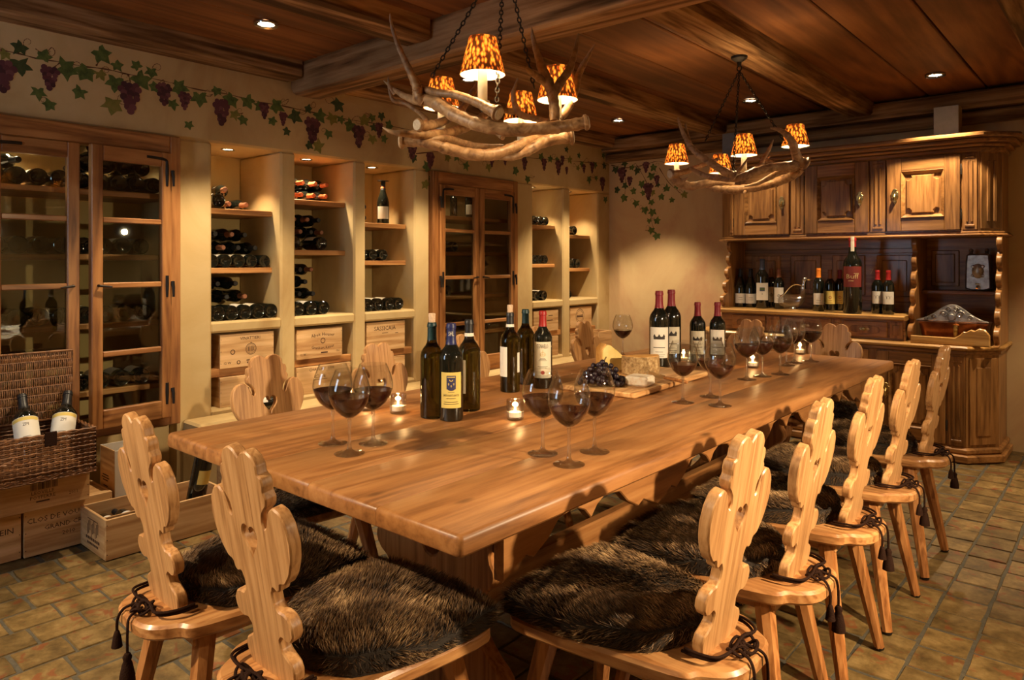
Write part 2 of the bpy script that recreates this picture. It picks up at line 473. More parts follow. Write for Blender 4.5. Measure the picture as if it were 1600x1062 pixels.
def shade_mat():
    m, nt, out = new_mat('feather_shade'); L = nt.links.new
    tc = N(nt, 'TexCoord'); mp = N(nt, 'Mapping'); mp.inputs['Scale'].default_value = (118, 118, 50); L(tc.outputs['Object'], mp.inputs[0])
    v = N(nt, 'TexVoronoi'); v.inputs['Scale'].default_value = 1.0; L(mp.outputs[0], v.inputs['Vector'])
    no = N(nt, 'TexNoise'); no.inputs['Scale'].default_value = 70; no.inputs['Detail'].default_value = 3; L(tc.outputs['Object'], no.inputs['Vector'])
    mx = N(nt, 'Mix', data_type='FLOAT'); mx.inputs[0].default_value = .35; L(v.outputs['Distance'], mx.inputs[2]); L(no.outputs[0], mx.inputs[3])
    r = ramp(nt, [(.20, (1.0, .62, .2)), (.41, (.85, .35, .06)), (.50, (.17, .035, .008)), (.60, (.015, .005, .002))]); L(mx.outputs[0], r.inputs[0])
    d = N(nt, 'BsdfDiffuse'); t = N(nt, 'BsdfTranslucent'); L(r.outputs[0], d.inputs[0]); L(r.outputs[0], t.inputs[0])
    s = N(nt, 'MixShader'); s.inputs[0].default_value = .72; L(d.outputs[0], s.inputs[1]); L(t.outputs[0], s.inputs[2]); L(s.outputs[0], out.inputs[0])
    return m
def lining_mat():
    m, nt, out = new_mat('shade_lining'); L = nt.links.new
    d = N(nt, 'BsdfDiffuse'); d.inputs[0].default_value = (.9, .85, .72, 1); t = N(nt, 'BsdfTranslucent'); t.inputs[0].default_value = (.9, .8, .6, 1)
    s = N(nt, 'MixShader'); s.inputs[0].default_value = .5; L(d.outputs[0], s.inputs[1]); L(t.outputs[0], s.inputs[2]); L(s.outputs[0], out.inputs[0])
    return m
def vary(name, cols, scale, rough=.6, metal=0.0):
    m, nt, out = new_mat(name); L = nt.links.new
    p = principled(nt, out, Roughness=rough, Metallic=metal)
    tc = N(nt, 'TexCoord'); n = N(nt, 'TexNoise'); n.inputs['Scale'].default_value = scale; n.inputs['Detail'].default_value = 6; n.inputs['Roughness'].default_value = .65; L(tc.outputs['Object'], n.inputs['Vector'])
    r = ramp(nt, [(.32 + .36 * i / (len(cols) - 1), c) for i, c in enumerate(cols)]); L(n.outputs[0], r.inputs[0]); L(r.outputs[0], p.inputs['Base Color'])
    b = N(nt, 'Bump'); b.inputs['Strength'].default_value = .3; b.inputs['Distance'].default_value = .004; L(n.outputs[0], b.inputs['Height']); L(b.outputs[0], p.inputs['Normal'])
    return m

PINE = ((.27, .12, .042), (.47, .245, .095), (.59, .335, .148))
M_table = wood('table_pine', (.165, .062, .018), (.32, .136, .042), (.41, .195, .066), 'Y', 1.0, .40, .08, .85, coat=.0, var=.16, stretch=12, spec=.4, fig=.18)
M_chair = wood('chair_pine', *PINE, 'Z', 1.6, .38, .06, .5, coat=.12, var=.12, stretch=20, fig=.2)
M_leg = wood('chair_leg_pine', (.22, .08, .022), (.38, .155, .048), (.48, .22, .075), 'Z', 1.6, .35, .06, .2, coat=.2, var=.15, stretch=16)
M_seat = wood('seat_pine', (.25, .10, .03), (.42, .19, .065), (.52, .27, .10), 'Y', 1.6, .36, .06, .2, coat=.2, var=.14, stretch=16)
M_beam = wood('old_beam_wood', (.11, .05, .019), (.29, .155, .066), (.45, .27, .13), 'X', .8, .75, .6, .5, var=.4, stretch=14, crack=.75, spec=.15)
M_beamy = wood('old_beam_wood_long', (.11, .05, .019), (.29, .155, .066), (.45, .27, .13), 'Y', .8, .75, .6, .5, var=.4, stretch=14, crack=.75, spec=.15)
M_plank = wood('ceiling_plank_wood', (.12, .042, .012), (.19, .07, .02), (.26, .10, .03), 'Y', .55, .55, .12, .8, var=.3, stretch=12, spec=.3)
M_dress = wood('buffet_walnut', (.105, .042, .013), (.25, .115, .035), (.37, .185, .064), 'Z', 1.1, .38, .1, .6, coat=.2, var=.28, stretch=13, fig=.2)
M_dressx = wood('buffet_walnut_cross', (.105, .042, .013), (.25, .115, .035), (.37, .185, .064), 'X', 1.1, .38, .1, .6, coat=.2, var=.28, stretch=13, fig=.2)
M_shelfw = wood('buffet_shelf_wood', (.26, .12, .03), (.46, .25, .07), (.58, .34, .12), 'X', 1.0, .35, .06, .2, coat=.2, var=.15)
M_frame = wood('cupboard_pine', (.17, .062, .018), (.33, .14, .042), (.43, .20, .065), 'Z', 1.0, .42, .08, .6, coat=.1, var=.2, stretch=12)
M_framey = wood('cupboard_pine_rail', (.17, .062, .018), (.33, .14, .042), (.43, .20, .065), 'Y', 1.0, .42, .08, .6, coat=.1, var=.2, stretch=12)
M_shelf = wood('niche_shelf_wood', (.25, .10, .03), (.42, .19, .06), (.52, .27, .095), 'Y', 1.0, .45, .06, .3, var=.15)
M_crate = wood('crate_pine', (.40, .21, .085), (.58, .36, .165), (.68, .45, .235), 'Y', 1.0, .6, .05, .5, var=.18, stretch=12, spec=.2)
M_crate2 = wood('crate_pine_cross', (.40, .21, .085), (.58, .36, .165), (.68, .45, .235), 'X', 1.0, .6, .05, .5, var=.18, stretch=12, spec=.2)
M_board = wood('cheese_board_wood', (.34, .16, .055), (.55, .30, .12), (.66, .42, .19), 'Y', 1.6, .45, .05, .3, var=.2)
M_wall = plaster('ochre_plaster', (.55, .40, .19), (.42, .275, .115), (.63, .48, .25))
M_wallf = plaster('rose_ochre_plaster', (.56, .39, .21), (.47, .27, .15), (.62, .47, .25), 1.3)
M_niche = plaster('niche_plaster', (.56, .42, .18), (.50, .36, .15), (.62, .47, .21), 1.2)
M_grout = plain('grout', (.060, .050, .032), .9, bump=.4, bscale=90, var=.25)
M_tile = tile_mat()
M_bottle = plain('dark_bottle_glass', (.006, .007, .005), .06, spec=.75, coat=.3)
M_bottleg = glass('green_bottle_glass', (.085, .078, .016), .02, 1.5)
M_wineg = glass('clear_glass', (1, 1, 1), 0, 1.45)
M_thin = thin_glass('thin_glass')
M_mixg = thin_glass('heavy_glass', (.99, .99, .99), .28, .20)
M_holdg = thin_glass('holder_glass', (.97, .97, .96), .22, .09)
M_wine = plain('red_wine', (.022, .001, .002), .04, spec=.12)
M_label = plain('cream_label_paper', (.66, .60, .47), .7)
M_labelw = plain('white_label_paper', (.72, .68, .60), .7)
M_labely = plain('yellow_label_paper', (.66, .50, .13), .7)
M_labelr = plain('red_label_paper', (.17, .02, .015), .6)
M_ink = plain('black_ink', (.03, .022, .018), .7)
M_inkb = plain('navy_ink', (.03, .03, .09), .6)
M_inkr = plain('red_ink', (.30, .04, .03), .6)
M_inkg = plain('gold_ink', (.55, .40, .18), .5)
M_brand = plain('burnt_crate_ink', (.065, .026, .012), .8)
M_cap = {k: plain(k + '_capsule', c, .42, spec=.4) for k, c in dict(black=(.012, .012, .014), red=(.30, .012, .012), crimson=(.22, .012, .022), teal=(.006, .030, .034), navy=(.014, .018, .09), orange=(.70, .20, .02), rust=(.45, .12, .04), brown=(.25, .10, .05), greyblue=(.06, .08, .14)).items()}
M_cork = plain('cork', (.58, .42, .29), .8, bump=.3, bscale=200, var=.2)
M_fur = fur_mat('brown_fur', (.018, .011, .007), (.16, .084, .034), (.66, .43, .21))
M_pelt = plain('fur_pelt_base', (.02, .013, .008), .9)
M_cordm = plain('brown_cord', (.022, .009, .005), .8, spec=.08, bump=.5, bscale=300)
M_antler = antler_mat()
M_bone = vary('antler_cut', [(.40, .31, .2), (.62, .52, .38), (.7, .62, .48)], 60, .6)
M_shade = shade_mat()
M_lining = lining_mat()
M_ivory = plain('ivory_candle_sleeve', (.82, .74, .55), .5)
M_iron = plain('dark_iron', (.03, .024, .02), .5, metal=.7, bump=.4, bscale=120)
M_brass = vary('aged_brass', [(.16, .10, .03), (.5, .36, .14), (.7, .55, .26)], 60, .32, 1.0)
M_copper = vary('aged_copper', [(.12, .045, .022), (.26, .095, .045), (.34, .14, .07)], 9, .3, 1.0)
M_pewter = vary('pewter', [(.20, .19, .17), (.36, .345, .32), (.50, .48, .45)], 22, .36, 1.0)
M_pane = pane_mat()
M_lens = emit('spotlight_lens', (1.0, .86, .62), 22.0)
M_lens2 = emit('niche_lens', (1.0, .86, .6), 16.0)
M_bulb = emit('lamp_bulb', (1.0, .78, .45), 30.0)
M_flame = emit('candle_flame', (1.0, .72, .3), 40.0)
M_sky = emit('dusk_sky_in_window', (.62, .80, 1.0), 8.0)
M_wax = plain('white_wax', (.85, .80, .70), .5)
M_tin = plain('tealight_tin', (.75, .74, .72), .25, metal=1.0)
M_steel = plain('silver', (.75, .74, .72), .12, metal=1.0)
M_grey = plain('grey_cloth_board', (.20, .205, .22), .8, bump=.2, bscale=40, var=.08)
M_ochreb = plain('ochre_board', (.35, .23, .08), .8)
M_wicker = vary('brown_wicker', [(.075, .028, .010), (.19, .078, .027), (.33, .15, .055)], 60, .5)
M_white = plain('white_card', (.62, .58, .52), .8, var=.05, bscale=6)
M_grape = plain('black_grape', (.016, .009, .017), .36, bump=.1, bscale=60, var=.4)
M_stem = plain('grape_stalk', (.16, .10, .03), .7)
M_cheese = vary('pale_cheese', [(.62, .46, .13), (.70, .54, .19), (.74, .60, .25)], 14, .5)
M_rindo = vary('orange_rind', [(.55, .25, .05), (.66, .34, .09), (.7, .4, .13)], 30, .6)
M_rindb = vary('brown_mottled_rind', [(.16, .09, .03), (.36, .22, .09), (.55, .40, .2)], 70, .8)
M_rindw = vary('white_bloomy_rind', [(.72, .50, .34), (.82, .72, .58), (.86, .80, .70)], 45, .7)
M_vleaf = [vary('painted_leaf_green', [(.045, .075, .018), (.085, .13, .028), (.13, .17, .04)], 30, .8), vary('painted_leaf_olive', [(.14, .14, .025), (.20, .19, .035), (.25, .2, .05)], 30, .8), vary('painted_leaf_dark', [(.022, .035, .014), (.045, .07, .02), (.07, .095, .03)], 30, .8)]
M_vgrape = [plain('painted_grape_purple', (.105, .03, .038), .8), plain('painted_grape_dark', (.06, .018, .024), .8), plain('painted_grape_rose', (.15, .05, .055), .8)]
M_vstem = plain('painted_stem_brown', (.12, .05, .018), .8)
# ------------------------------------------------------------------ the room
XW, XR, YF, YN = -3.80, 0.85, 5.78, -1.05        # left wall, right wall, far wall, near wall
CZ, BZ = 2.42, 2.32                              # ceiling boards, underside of the lengthwise beams
NICHES = [(1.875, 2.29), (2.39, 2.815), (2.91, 3.33), (4.634, 5.05), (5.155, 5.59)]
CAB1, CAB2 = (0.79, 1.69), (3.47, 4.40)
NB = -4.28                                       # back of the niches
# floor: mortar bed and tiles
mb = MB(); mb.box((-1.6, 2.36, -.06), (5.4, 7.2, .108)); floor = structure(mb.build('floor', M_grout))
TW, TL = .145, .158
tile_me = []
for v in range(5):
    r_ = random.Random(v); mb = MB()
    n = [(TW / 2 - .005, TL / 2 - .005)]
    pts = []
    hw, hl = TW / 2 - .0042, TL / 2 - .0042
    for a, b in ((-1, -1), (0, -1), (1, -1), (1, 0), (1, 1), (0, 1), (-1, 1), (-1, 0)):
        pts.append((a * hw + r_.uniform(-.0035, .0015), b * hl + r_.uniform(-.0035, .0015)))
    t = [(x * .955, y * .955, .001 + r_.uniform(-.001, .001)) for x, y in pts]
    e = [(x, y, -.004) for x, y in pts]; g = [(x, y, -.02) for x, y in pts]
    mb.add(t + e + g + [(0, 0, .0012)], [(i, (i + 1) % 8, 24) for i in range(8)] + [(8 + i, 8 + (i + 1) % 8, (i + 1) % 8, i) for i in range(8)] + [(16 + i, 16 + (i + 1) % 8, 8 + (i + 1) % 8, 8 + i) for i in range(8)])
    tile_me.append(mb.mesh('tile', M_tile, 50))
spots_t = []
nx = int((XR - (-3.9)) / TW)
for i in range(nx + 1):
    x = -3.88 + TW * (i + .5)
    off = random.Random(i * 3 + 1).random() * TL
    y = YN + off
    while y < YF:
        spots_t.append((x + rnd.uniform(-.001, .001), y)); y += TL
def tile_seen(p):
    x, y = p
    d = F2[0] * x + F2[1] * y; r = R2[0] * x + R2[1] * y
    if d < .9: return -1
    px = 800 + FPX * r / d; py = 410 + FPX * CAM_H / d
    if px < -40 or px > 1640 or py > 1110: return -1
    if -2.35 < x < -.75 and 1.0 < y: return 0.05 / d         # mostly behind the table and chairs
    if x < -2.3 and y > 1.9: return -1
    if x < -3.5 : return 0.02 / d
    return 1.0 / d
spots_t.sort(key=tile_seen, reverse=True)
rest = MB()
for i, (x, y) in enumerate(spots_t):
    if i < 290 and tile_seen((x, y)) > 0:
        inst('tile', tile_me[i % 5], floor, (x, y, -.004 + rnd.uniform(-.0015, .0015)), (rnd.uniform(-.008, .008), rnd.uniform(-.008, .008), rnd.choice((0, PI)) + rnd.uniform(-.01, .01)))
    else:
        hw, hl = TW / 2 - .006, TL / 2 - .006
        rest.add([(x - hw, y - hl, -.005), (x + hw, y - hl, -.005), (x + hw, y + hl, -.005), (x - hw, y + hl, -.005), (x - hw * .93, y - hl * .93, 0), (x + hw * .93, y - hl * .93, 0), (x + hw * .93, y + hl * .93, 0), (x - hw * .93, y + hl * .93, 0)],
                 [(4, 5, 6, 7), (0, 1, 5, 4), (1, 2, 6, 5), (2, 3, 7, 6), (3, 0, 4, 7)])
o = rest.build('floor_tiles', M_tile, floor, loc=(0, 0, -.004)); o['kind'] = 'stuff'

# left wall with niches and cupboard openings
mb = MB()
def wall_seg(y0, y1, z0, z1, x0=NB, x1=XW): mb.box(((x0 + x1) / 2, (y0 + y1) / 2, (z0 + z1) / 2), (x1 - x0, y1 - y0, z1 - z0), .012)
ZT, ZS, ZL0, ZL1 = 1.905, .925, .445, .862
opens = sorted([(a, b, ZL0) for a, b in NICHES] + [(CAB1[0], CAB1[1], .41), (CAB2[0], CAB2[1], .41)])
prev = YN
for a, b, z in opens:
    wall_seg(prev, a, 0, ZT); prev = b
wall_seg(prev, YF + .1, 0, ZT)
wall_seg(YN, YF + .1, ZT, 2.46)
for a, b in NICHES:
    wall_seg(a - .01, b + .01, ZL1, ZS)             # the ledge between the upper and lower part
    wall_seg(a - .01, b + .01, 0, ZL0)
for a, b in (CAB1, CAB2): wall_seg(a - .01, b + .01, 0, .41, NB, XW - .1)
wall_left = structure(mb.build('wall_left', M_wall))
mb = MB(); mb.box((NB - .05, 2.36, 1.2), (.1, 7.2, 2.6)); mb.build('niche_back', M_niche, wall_left)
mb = MB(); mb.box((-3.70, 3.64, .21), (.19, 3.86, .42), .012); structure(mb.build('trim_plinth', M_wall))
mb = MB(); mb.box((-1.6, YF + .06, 1.2), (5.6, .12, 2.6)); wall_far = structure(mb.build('wall_far', M_wallf))
mb = MB(); mb.box((XR + .06, 2.36, 1.2), (.12, 7.2, 2.6)); structure(mb.build('wall_right', M_wall))
mb = MB(); mb.box((-1.6, YN - .06, 1.2), (5.6, .12, 2.6)); structure(mb.build('wall_near', M_wall))
W1_ = bpy.data.objects.new('window_1', None); COL.objects.link(W1_); W1_.location = (-2.75, YN, 1.45); structure(W1_)
for nm, c_, d_ in (('frame', (-.36, .02, 0), (.06, .05, 1.1)), ('frame', (.36, .02, 0), (.06, .05, 1.1)), ('frame', (0, .02, .52), (.66, .05, .06)), ('frame', (0, .02, -.52), (.66, .05, .06)), ('mullion', (0, .02, 0), (.04, .04, .98))):
    mb = MB(); mb.box(c_, d_, .004); mb.build(nm, M_frame, W1_)
for x_ in (-.175, .175): mb = MB(); mb.box((x_, .008, 0), (.308, .006, .976)); mb.build('pane', M_sky, W1_)
# ceiling: boards, then beams
mb = MB(); mb.box((-1.6, 2.36, CZ + .07), (5.6, 7.2, .06)); ceiling = structure(mb.build('ceiling', M_plank))
pw = .345
x = -3.86
pl = {}
for (y0, y1) in ((YN - .02, 2.40), (2.44, YF + .02)):
    mb = MB(); mb.box((0, 0, 0), (pw - .007, y1 - y0, .03), .005); pl[y0] = (mb.mesh('plank', M_plank), (y0 + y1) / 2)
while x < XR + .1:
    for k, (me, yc) in pl.items(): inst('plank', me, ceiling, (x + pw / 2, yc, CZ + .016 + rnd.uniform(-.003, .003)))
    x += pw
def beam(c, d, m, name='beam', b=.015):
    mb = MB(); mb.box((0, 0, 0), d, b); return mb.build(name, m, ceiling, loc=c)
for xb, wd in ((-3.73, .17), (-2.645, .185), (-1.53, .18), (-.34, .19)):
    for y0, y1 in ((YN, 2.35), (2.53, YF)): beam((xb, (y0 + y1) / 2, (BZ + CZ) / 2 + .03), (wd, y1 - y0, CZ - BZ + .06), M_beamy)
beam((0.72, 2.36, 2.39), (.2, 6.8, .14), M_beamy)
# the heavy cross beam with its rounded end at the left wall
mb = MB(); zc0, zc1 = 2.235, 2.46
prof = [(-3.80, zc1), (-3.80, zc0 + .06), (-3.785, zc0 + .025), (-3.75, zc0 + .005), (-3.69, zc0), (XR, zc0), (XR, zc1)]
mb.prism([prof], .185, .014, T(0, 2.35, 0)); mb.build('beam', M_beam, ceiling)
for yb, z0, wd in ((YF - .07, 2.285, .15), (YF - .03, 2.19, .09)):
    beam((-1.5, yb, (z0 + (2.40 if z0 > 2.2 else 2.28)) / 2), (4.6, wd, (2.40 if z0 > 2.2 else 2.275) - z0), M_beam)
beam((-1.5, YN + .06, 2.37), (4.6, .14, .14), M_beam)

# niche shelf boards and lower cross boards: each board can be lifted out
NN = ['first wall niche from the left', 'second wall niche from the left', 'third wall niche from the left', 'wall niche right of the narrow glass cupboard', 'last wall niche beside the far corner']
SHZ = [(1.555, 1.22), (1.64, 1.328), (1.518, 1.263), (1.575, 1.238), (1.503, 1.20)]
for i, (a, b) in enumerate(NICHES):
    for k, z in enumerate(SHZ[i]):
        mb = MB(); mb.box((0, 0, -.016), (.385, b - a - .003, .032), .003)
        tag(mb.build('shelf_board', M_shelf, loc=(NB + .003 + .1925, (a + b) / 2, z)), '%s wooden shelf board in the %s' % (('upper', 'lower')[k], NN[i]), 'shelf', 'wooden boards in the wall niches')
    mb = MB(); mb.box((0, 0, -.0225), (.45, b - a - .003, .045), .003)
    tag(mb.build('crate_shelf', M_shelf, loc=(NB + .003 + .225, (a + b) / 2, .66)), 'thick board between the crates in the %s' % NN[i], 'shelf', 'crate boards in the wall niches')

# grapevine painted along the top of both walls (flat paint: thin coloured shapes on the plaster)
LEAF = []
for a_, r_ in ((-90, .20), (-62, .34), (-38, .52), (-12, .33), (6, .40), (26, .58), (50, .34), (68, .42), (90, .64), (112, .42), (130, .34), (154, .58), (174, .40), (192, .33), (218, .52), (242, .34)):
    LEAF.append((r_ * math.cos(rad(a_)), r_ * math.sin(rad(a_))))
def vine(name, wallobj, plane, leaves, grapes, stems):
    root = empty(name, wallobj)
    lm, gm, sm = MB(), MB(), MB()
    cnt = [0]
    def place(px, py):
        p = on_x(px, py, XW) if plane == 'x' else on_y(px, py, YF)
        d = F2[0] * p.x + F2[1] * p.y
        return p, d / FPX
    def poly(mbb, p, pts, lift):
        vs = []
        for a, z in pts:
            vs.append((p.x + lift, p.y + a, p.z + z) if plane == 'x' else (p.x + a, p.y - lift, p.z + z))
        c = (p.x + lift, p.y, p.z) if plane == 'x' else (p.x, p.y - lift, p.z)
        n = len(pts)
        mbb.add([c] + vs, [(0, 1 + i, 1 + (i + 1) % n) if plane == 'x' else (0, 1 + i, 1 + (i + 1) % n) for i in range(n)])
    def px_circle(mbb, p, r, lift):
        poly(mbb, p, [(r * math.cos(2 * PI * k / 9), r * math.sin(2 * PI * k / 9)) for k in range(9)], lift)
    for px, py, s, c in leaves:
        p, k = place(px, py); sz = s * k; an = rnd.uniform(0, 2 * PI) if rnd.random() < .3 else rnd.uniform(PI - .7, PI + .7)
        lm.m = c
        wob = [(rnd.uniform(.85, 1.12)) for _ in LEAF]
        cnt[0] += 1
        poly(lm, p, [(sz * q * (x * math.cos(an) - y * math.sin(an)), sz * q * (x * math.sin(an) + y * math.cos(an))) for (x, y), q in zip(LEAF, wob)], .0012 + .00001 * (cnt[0] % 60))
    for px, py, s in grapes:
        p, k = place(px, py); h = s * k; r = h * .13
        rows = [3, 4, 3, 3, 2, 2, 1]
        for ri, nn in enumerate(rows):
            for j in range(nn):
                gm.m = rnd.choice((0, 0, 1, 2)); cnt[0] += 1
                a = (j - (nn - 1) / 2) * r * 1.45 + rnd.uniform(-.2, .2) * r; z = h * (.42 - ri * .145) + rnd.uniform(-.2, .2) * r
                q = Vector((p.x, p.y + a, p.z + z)) if plane == 'x' else Vector((p.x + a, p.y, p.z + z))
                px_circle(gm, q, r * rnd.uniform(.8, 1.0), .0019 + .00001 * (cnt[0] % 90))
    def ribbon(pts, wd):
        P = [place(*q)[0] for q in pts]
        if len(P) > 2: P = catmull(P, 6)
        vs = []; n = len(P)
        for i, p in enumerate(P):
            t = (P[min(i + 1, n - 1)] - P[max(i - 1, 0)]).normalized()
            nn = Vector((0, -t.z, t.y)) if plane == 'x' else Vector((-t.z, 0, t.x))
            w_ = wd * (1 - .6 * i / n) * (.75 + .35 * math.sin(i * 1.3))
            lift = Vector((.0010, 0, 0)) if plane == 'x' else Vector((0, -.0010, 0))
            vs += [p + nn * w_ + lift, p - nn * w_ + lift]
        sm.add(vs, [(2 * i, 2 * i + 1, 2 * i + 3, 2 * i + 2) for i in range(n - 1)])
    for s_ in stems:
        ribbon(s_, .0045)
    # curling tendrils
    for px, py, s, c in leaves[::2]:
        a0 = rnd.uniform(0, 6.28); sg = rnd.choice((-1, 1)); R0 = s * rnd.uniform(.25, .4)
        pts = [(px + s * .5 * sg + R0 * (1 - .08 * k) * math.cos(a0 + sg * k * .7), py - s * .3 + R0 * (1 - .08 * k) * math.sin(a0 + sg * k * .7)) for k in range(10)]
        ribbon([(px, py)] + pts, .0022)
    for nm, m_, mat in (('painted_leaves', lm, M_vleaf), ('painted_grapes', gm, M_vgrape), ('painted_stems', sm, [M_vstem])):
        o = m_.build(nm, mat, root, smooth=0); o['kind'] = 'stuff'
def sc_(lst, ox, oy, s):
    out = []
    for t in lst: out.append((ox + t[0] / s, oy + t[1] / s, t[2]) if len(t) == 3 else (ox + t[0] / s, oy + t[1] / s, t[2], t[3]))
    return out
leaves = sc_([(125, 290, 24, 2), (120, 400, 32, 2), (270, 350, 22, 0), (400, 420, 34, 0), (525, 440, 30, 0), (620, 330, 30, 0), (615, 455, 18, 1), (715, 400, 19, 0), (710, 505, 30, 0), (840, 405, 18, 0), (930, 440, 19, 0), (860, 490, 32, 0), (690, 640, 32, 1), (235, 565, 22, 0), (305, 640, 21, 0), (490, 565, 22, 0), (950, 535, 18, 0), (1095, 535, 28, 0), (1060, 635, 18, 0), (1160, 765, 16, 0), (1225, 600, 27, 0), (1330, 555, 18, 0), (1420, 610, 27, 0), (1520, 620, 25, 0), (1440, 700, 18, 1), (1495, 735, 18, 0), (30, 330, 18, 1)], 0, 0, 3.9325)
leaves += sc_([(20, 650, 18, 0), (120, 650, 25, 0), (100, 740, 16, 0), (235, 710, 25, 2), (190, 805, 15, 2), (320, 665, 15, 2), (390, 710, 24, 0), (325, 890, 16, 2), (385, 900, 22, 1), (445, 820, 16, 0), (470, 725, 21, 1), (505, 640, 24, 2), (520, 730, 14, 0), (580, 770, 23, 0), (665, 745, 22, 1), (715, 720, 14, 0), (770, 710, 15, 2), (715, 850, 18, 1), (720, 780, 14, 2), (790, 855, 14, 0), (820, 770, 17, 0)], 400, 0, 3.9325)
leaves += sc_([(20, 80, 15, 2), (85, 125, 19, 0), (75, 210, 17, 1), (105, 180, 11, 0), (275, 120, 15, 0), (185, 80, 14, 1), (230, 75, 15, 0), (320, 70, 15, 2), (385, 125, 14, 1), (515, 145, 16, 0), (575, 185, 14, 0), (440, 80, 15, 0), (560, 70, 14, 2), (640, 75, 14, 0), (685, 85, 13, 0), (765, 40, 11, 2), (780, 90, 13, 1), (825, 70, 10, 0), (840, 110, 12, 0), (875, 185, 13, 0), (905, 115, 12, 0), (945, 70, 10, 0), (950, 120, 12, 2), (955, 285, 12, 0), (820, 130, 10, 1), (720, 90, 11, 0), (910, 180, 9, 0)], 640, 220, 3.122)
grapes = sc_([(15, 470, 48), (305, 480, 36), (800, 600, 46), (1005, 580, 34), (1135, 620, 26), (1360, 690, 38)], 0, 0, 3.9325) + sc_([(50, 680, 24), (165, 730, 20), (345, 800, 38), (630, 840, 33), (755, 800, 22), (955, 930, 22), (1070, 985, 24)], 400, 0, 3.9325) + sc_([(15, 50, 22), (105, 95, 18), (400, 100, 16), (465, 100, 12), (560, 115, 18), (655, 115, 18), (725, 130, 22), (745, 95, 14), (850, 135, 13), (890, 130, 16), (940, 210, 20), (765, 145, 11)], 640, 220, 3.122)
st = [[(0, 78), (30, 84), (60, 92), (95, 97), (130, 104)], [(130, 104), (165, 108), (200, 116), (235, 122), (270, 130)], [(270, 130), (310, 140), (350, 146), (400, 158), (440, 165)], [(440, 165), (490, 176), (540, 186), (600, 195), (650, 205)], [(650, 240), (700, 236), (760, 240), (820, 246), (900, 252), (950, 256)], [(150, 103), (155, 95), (158, 85)], [(95, 97), (85, 105), (80, 112)], [(200, 116), (203, 126), (203, 138)], [(60, 92), (62, 82), (55, 76)], [(28, 84), (30, 76), (32, 72)]]
vine('painted_vine', wall_left, 'x', leaves, grapes, st)
lf = sc_([(65, 190, 13, 2), (55, 140, 10, 2), (105, 165, 12, 2), (165, 135, 11, 2), (165, 195, 13, 2), (215, 125, 11, 2), (240, 180, 13, 0), (265, 125, 12, 2), (230, 220, 14, 0), (185, 255, 13, 0), (110, 265, 12, 2), (70, 285, 12, 2), (150, 290, 12, 0), (105, 320, 14, 0), (215, 270, 12, 2), (235, 295, 11, 1), (160, 345, 13, 0), (275, 315, 12, 0), (300, 280, 13, 0), (325, 330, 10, 0), (380, 305, 13, 1), (230, 340, 11, 0), (200, 375, 14, 0), (235, 385, 14, 0), (220, 425, 9, 0), (255, 425, 13, 0), (230, 470, 13, 0), (255, 495, 15, 0), (140, 180, 10, 0), (260, 260, 10, 2), (345, 265, 11, 0), (190, 300, 10, 0)], 940, 200, 2.95)
gf = sc_([(95, 215, 22), (215, 290, 24), (205, 180, 16), (255, 240, 14), (130, 245, 14)], 940, 200, 2.95)
sf = [[(955, 258), (980, 262), (1005, 258), (1030, 252), (1060, 262)], [(995, 258), (1010, 285), (1015, 315), (1018, 345), (1026, 370)], [(1030, 262), (1045, 285), (1065, 303)], [(975, 262), (978, 285), (976, 305)]]
vine('painted_vine', wall_far, 'y', lf, gf, sf)

# recessed ceiling spotlights
mb = MB(); mb.lathe([(.038, .012), (.040, 0), (.056, -.004), (.058, -.001), (.058, .006), (.038, .012)], 28); RING = mb.mesh('ring', M_steel)
mb = MB(); mb.lathe([(0, .004), (.020, .005), (.037, .010), (.037, .012), (0, .012)][::-1], 24); LENS = mb.mesh('lens', M_lens)
def spot_light(parent, loc, watts, cone, blend=.55, aim=None, radius=.03, col=WARM):
    ld = bpy.data.lights.new('beam', 'SPOT'); ld.energy = watts; ld.spot_size = rad(cone); ld.spot_blend = blend; ld.shadow_soft_size = radius; ld.color = col
    o = bpy.data.objects.new('lamp_beam', ld); COL.objects.link(o); o.parent = parent; o.location = loc
    if aim: o.rotation_euler = Vector((aim[0], aim[1], -1.6)).to_track_quat('-Z', 'Y').to_euler()
    return o
for x, y, wt, cone, ax, ay, lb in SPOTS:
    t = thing('ceiling_spotlight', lb, 'spotlight', (x, y, CZ - .012))
    inst('ring', RING, t); inst('lens', LENS, t)
    spot_light(t, (0, 0, -.012), wt * POWER, cone, .45, (ax, ay), .035)
for k, (y, z, wt, am) in enumerate(WALL_SPOTS):
    t = thing('wall_spotlight', 'swivel spotlight on the right wall outside the frame, ' + ('beside the near chairs' if k == 0 else 'beside the far chairs'), 'spotlight', (XR - .001, y, z))
    mb = MB(); mb.lathe([(0, 0), (.045, 0), (.045, .012), (0, .014)], 20, RY(-90)); mb.tube([(-.012, 0, 0), (-.07, 0, .0)], .008, 8); mb.build('wall_plate', M_iron, t)
    q = Vector(am).to_track_quat('-Z', 'Y'); h_ = empty('head', t, (-.085, 0, 0), q.to_euler())
    mb = MB(); mb.lathe([(.034, -.05), (.036, -.05), (.036, .03), (.02, .045), (0, .047)], 20); mb.build('can', M_iron, h_)
    mb = MB(); mb.lathe([(0, -.040), (.033, -.040), (.033, -.038), (0, -.038)], 18); mb.build('lens', M_white, h_)
    l_ = spot_light(h_, (0, 0, -.055), wt, 84, .8, None, .028)
mb = MB(); mb.lathe([(.028, .008), (.030, 0), (.040, -.003), (.041, .004), (.028, .008)], 20); RING2 = mb.mesh('ring', M_steel)
mb = MB(); mb.lathe([(0, .007), (.029, .007), (.028, .002), (0, .002)], 18); LENS2 = mb.mesh('lens', M_lens2)
